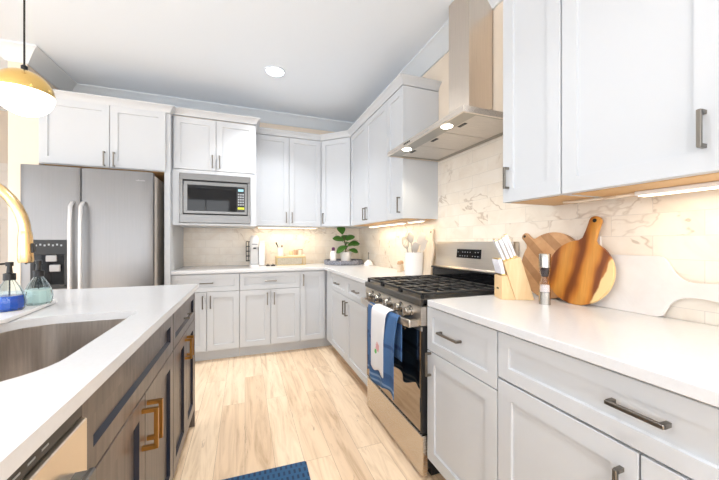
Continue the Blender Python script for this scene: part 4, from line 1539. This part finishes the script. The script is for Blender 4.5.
# ------------------------------------------------------------------ back worktop
# coffee machine
t = thing('coffee_machine', 'slim white capsule coffee machine against the back tiles', 'coffee machine', (0.105, 3.80, ZTOP))
m = MB()
P_ = rrect(-0.058, 0.046, -0.10, 0.12, 0.025, 5)
m.loft([[(x, y, z) for x, y in P_] for z in (0, 0.018)])
m.build('base', 'white_plastic', t, 40)
P2 = rrect(-0.054, 0.044, 0.0, 0.12, 0.02, 5)
MB().loft([[(x, y, z) for x, y in P2] for z in (0.018, 0.26)]).build('column', 'white_plastic', t, 40)
m = MB()
P3 = rrect(-0.054, 0.044, -0.09, 0.12, 0.040, 6)
m.loft([[(x * k, y * k, z) for x, y in P3] for k, z in ((0.96, 0.215), (1, 0.222), (1, 0.295), (0.95, 0.32), (0.8, 0.342), (0.5, 0.355))])
hdp = m.build('brew_head', 'white_plastic', t, 50)
MB().lathe([(0.0, 0), (0.018, 0), (0.014, 0.02), (0, 0.02)], c=(0, -0.05, 0.198), n=18).build('nozzle', 'black_plastic', hdp)
MB().box(-0.03, 0.03, -0.0935, -0.088, 0.245, 0.258, 0.001).build('brand_plate', 'grey_plastic', hdp)
MB().box(0.046, 0.112, -0.04, 0.12, 0.0, 0.292, 0.012, 2).build('water_tank', 'acrylic' if 0 else 'white_ceramic', t, 40)
MB().box(-0.045, 0.045, -0.09, -0.01, 0.018, 0.026, 0.002).build('drip_tray', 'grey_plastic', t)
# black capsule rack clipped to the left side of the machine
rk = MB()
for x in (-0.096, -0.068):
    rk.box(x, x + 0.008, -0.02, -0.012, 0.055, 0.285).box(x, x + 0.008, 0.05, 0.058, 0.055, 0.285)
for i in range(5):
    z = 0.055 + i * 0.0555
    rk.box(-0.096, -0.054, -0.02, -0.010, z, z + 0.009).box(-0.096, -0.054, 0.05, 0.058, z, z + 0.009).box(-0.096, -0.088, -0.02, 0.058, z, z + 0.009)
rk.build('capsule_rack', 'black_plastic', t)
# small black items beside the machine
for i, (x, y, r, lb) in enumerate(((0.248, 3.70, 0.5, 'small black clip nearest the coffee machine on the worktop'), (0.305, 3.69, -0.2, 'small black clip next to the wire riser on the worktop'))):
    o = MB().box(-0.025, 0.025, -0.010, 0.010, 0, 0.014, 0.004).tube([(-0.012, 0, 0.014), (0, 0, 0.026), (0.012, 0, 0.014)], 0.003, 8).build('clip', 'black_plastic', None, 40)
    o.location = (x, y, ZTOP)
    o.rotation_euler = (0, 0, r)
    tag(o, lb, 'clip', 'small black clips')
# riser
t = thing('riser_shelf', 'small riser shelf with woven sides and pale wooden top against the back tiles', 'shelf', (0.52, 3.83, ZTOP))
MB().box(-0.172, 0.172, -0.09, 0.09, 0.095, 0.108, 0.002).build('top', 'pale_wood', t)
m = MB()
for x in (-0.17, 0.163):
    for y in (-0.088, 0.081):
        m.box(x, x + 0.007, y, y + 0.007, 0, 0.095)
for y in (-0.088, 0.081):
    m.box(-0.17, 0.17, y, y + 0.007, 0.0, 0.006).box(-0.17, 0.17, y, y + 0.007, 0.089, 0.095)
m.build('frame', 'gold_tip', t)
MB().box(-0.165, 0.125, -0.083, 0.08, 0.007, 0.088).build('woven_basket', 'wicker', t)
zt = ZTOP + 0.1085
t = thing('utensil_cup', 'white ribbed cup holding black brushes on the riser', 'cup', (0.405, 3.83, zt))
MB().lathe([(0, 0), (0.036, 0), (0.043, 0.105), (0.038, 0.105), (0.033, 0.006), (0, 0.006)], n=24).build('body', 'white_ceramic', t, 40)
o = MB().tube([(0.0, 0, 0.01), (-0.035, 0, 0.115), (-0.055, 0, 0.165)], 0.005, 8, [0.004, 0.006, 0.010]).build('brush', 'black_plastic')
o.location = (0.405, 3.83, zt)
tag(o, 'black brush leaning left out of the white cup', 'brush', 'brushes in the cup')
o = MB().tube([(0.0, 0.012, 0.01), (0.012, 0.01, 0.10), (0.018, 0.01, 0.128)], 0.005, 8, [0.004, 0.006, 0.011]).build('brush', 'black_plastic')
o.location = (0.405, 3.83, zt)
tag(o, 'short black brush standing upright in the white cup', 'brush', 'brushes in the cup')
o = MB().box(-0.115, 0.115, -0.06, 0.06, 0, 0.010, 0.003).build('serving_board', 'cream_wood')
o.location = (0.575, 3.82, zt)
tag(o, 'thin pale wooden board under the jars on the riser', 'board')
for x, r, h_, mt, lb in ((0.530, 0.024, 0.045, 'pale_wood', 'low pale wooden jar on the riser board'), (0.585, 0.022, 0.062, 'glaze_brown', 'middle brown jar on the riser board'), (0.640, 0.030, 0.062, 'cream_wood', 'wide cream jar at the right end of the riser')):
    t = thing('jar', lb, 'jar', (x, 3.82, zt + 0.0105), 0, 'jars on the riser')
    MB().lathe([(0, 0), (r * 0.9, 0), (r, 0.006), (r, h_ - 0.004), (r * 0.9, h_)], n=20).build('body', mt, t, 40)
    MB().lathe([(r * 0.95, h_), (r * 0.95, h_ + 0.008), (0, h_ + 0.009)], n=20).build('lid', 'cream_wood' if mt != 'cream_wood' else 'glaze_brown', t, 40)
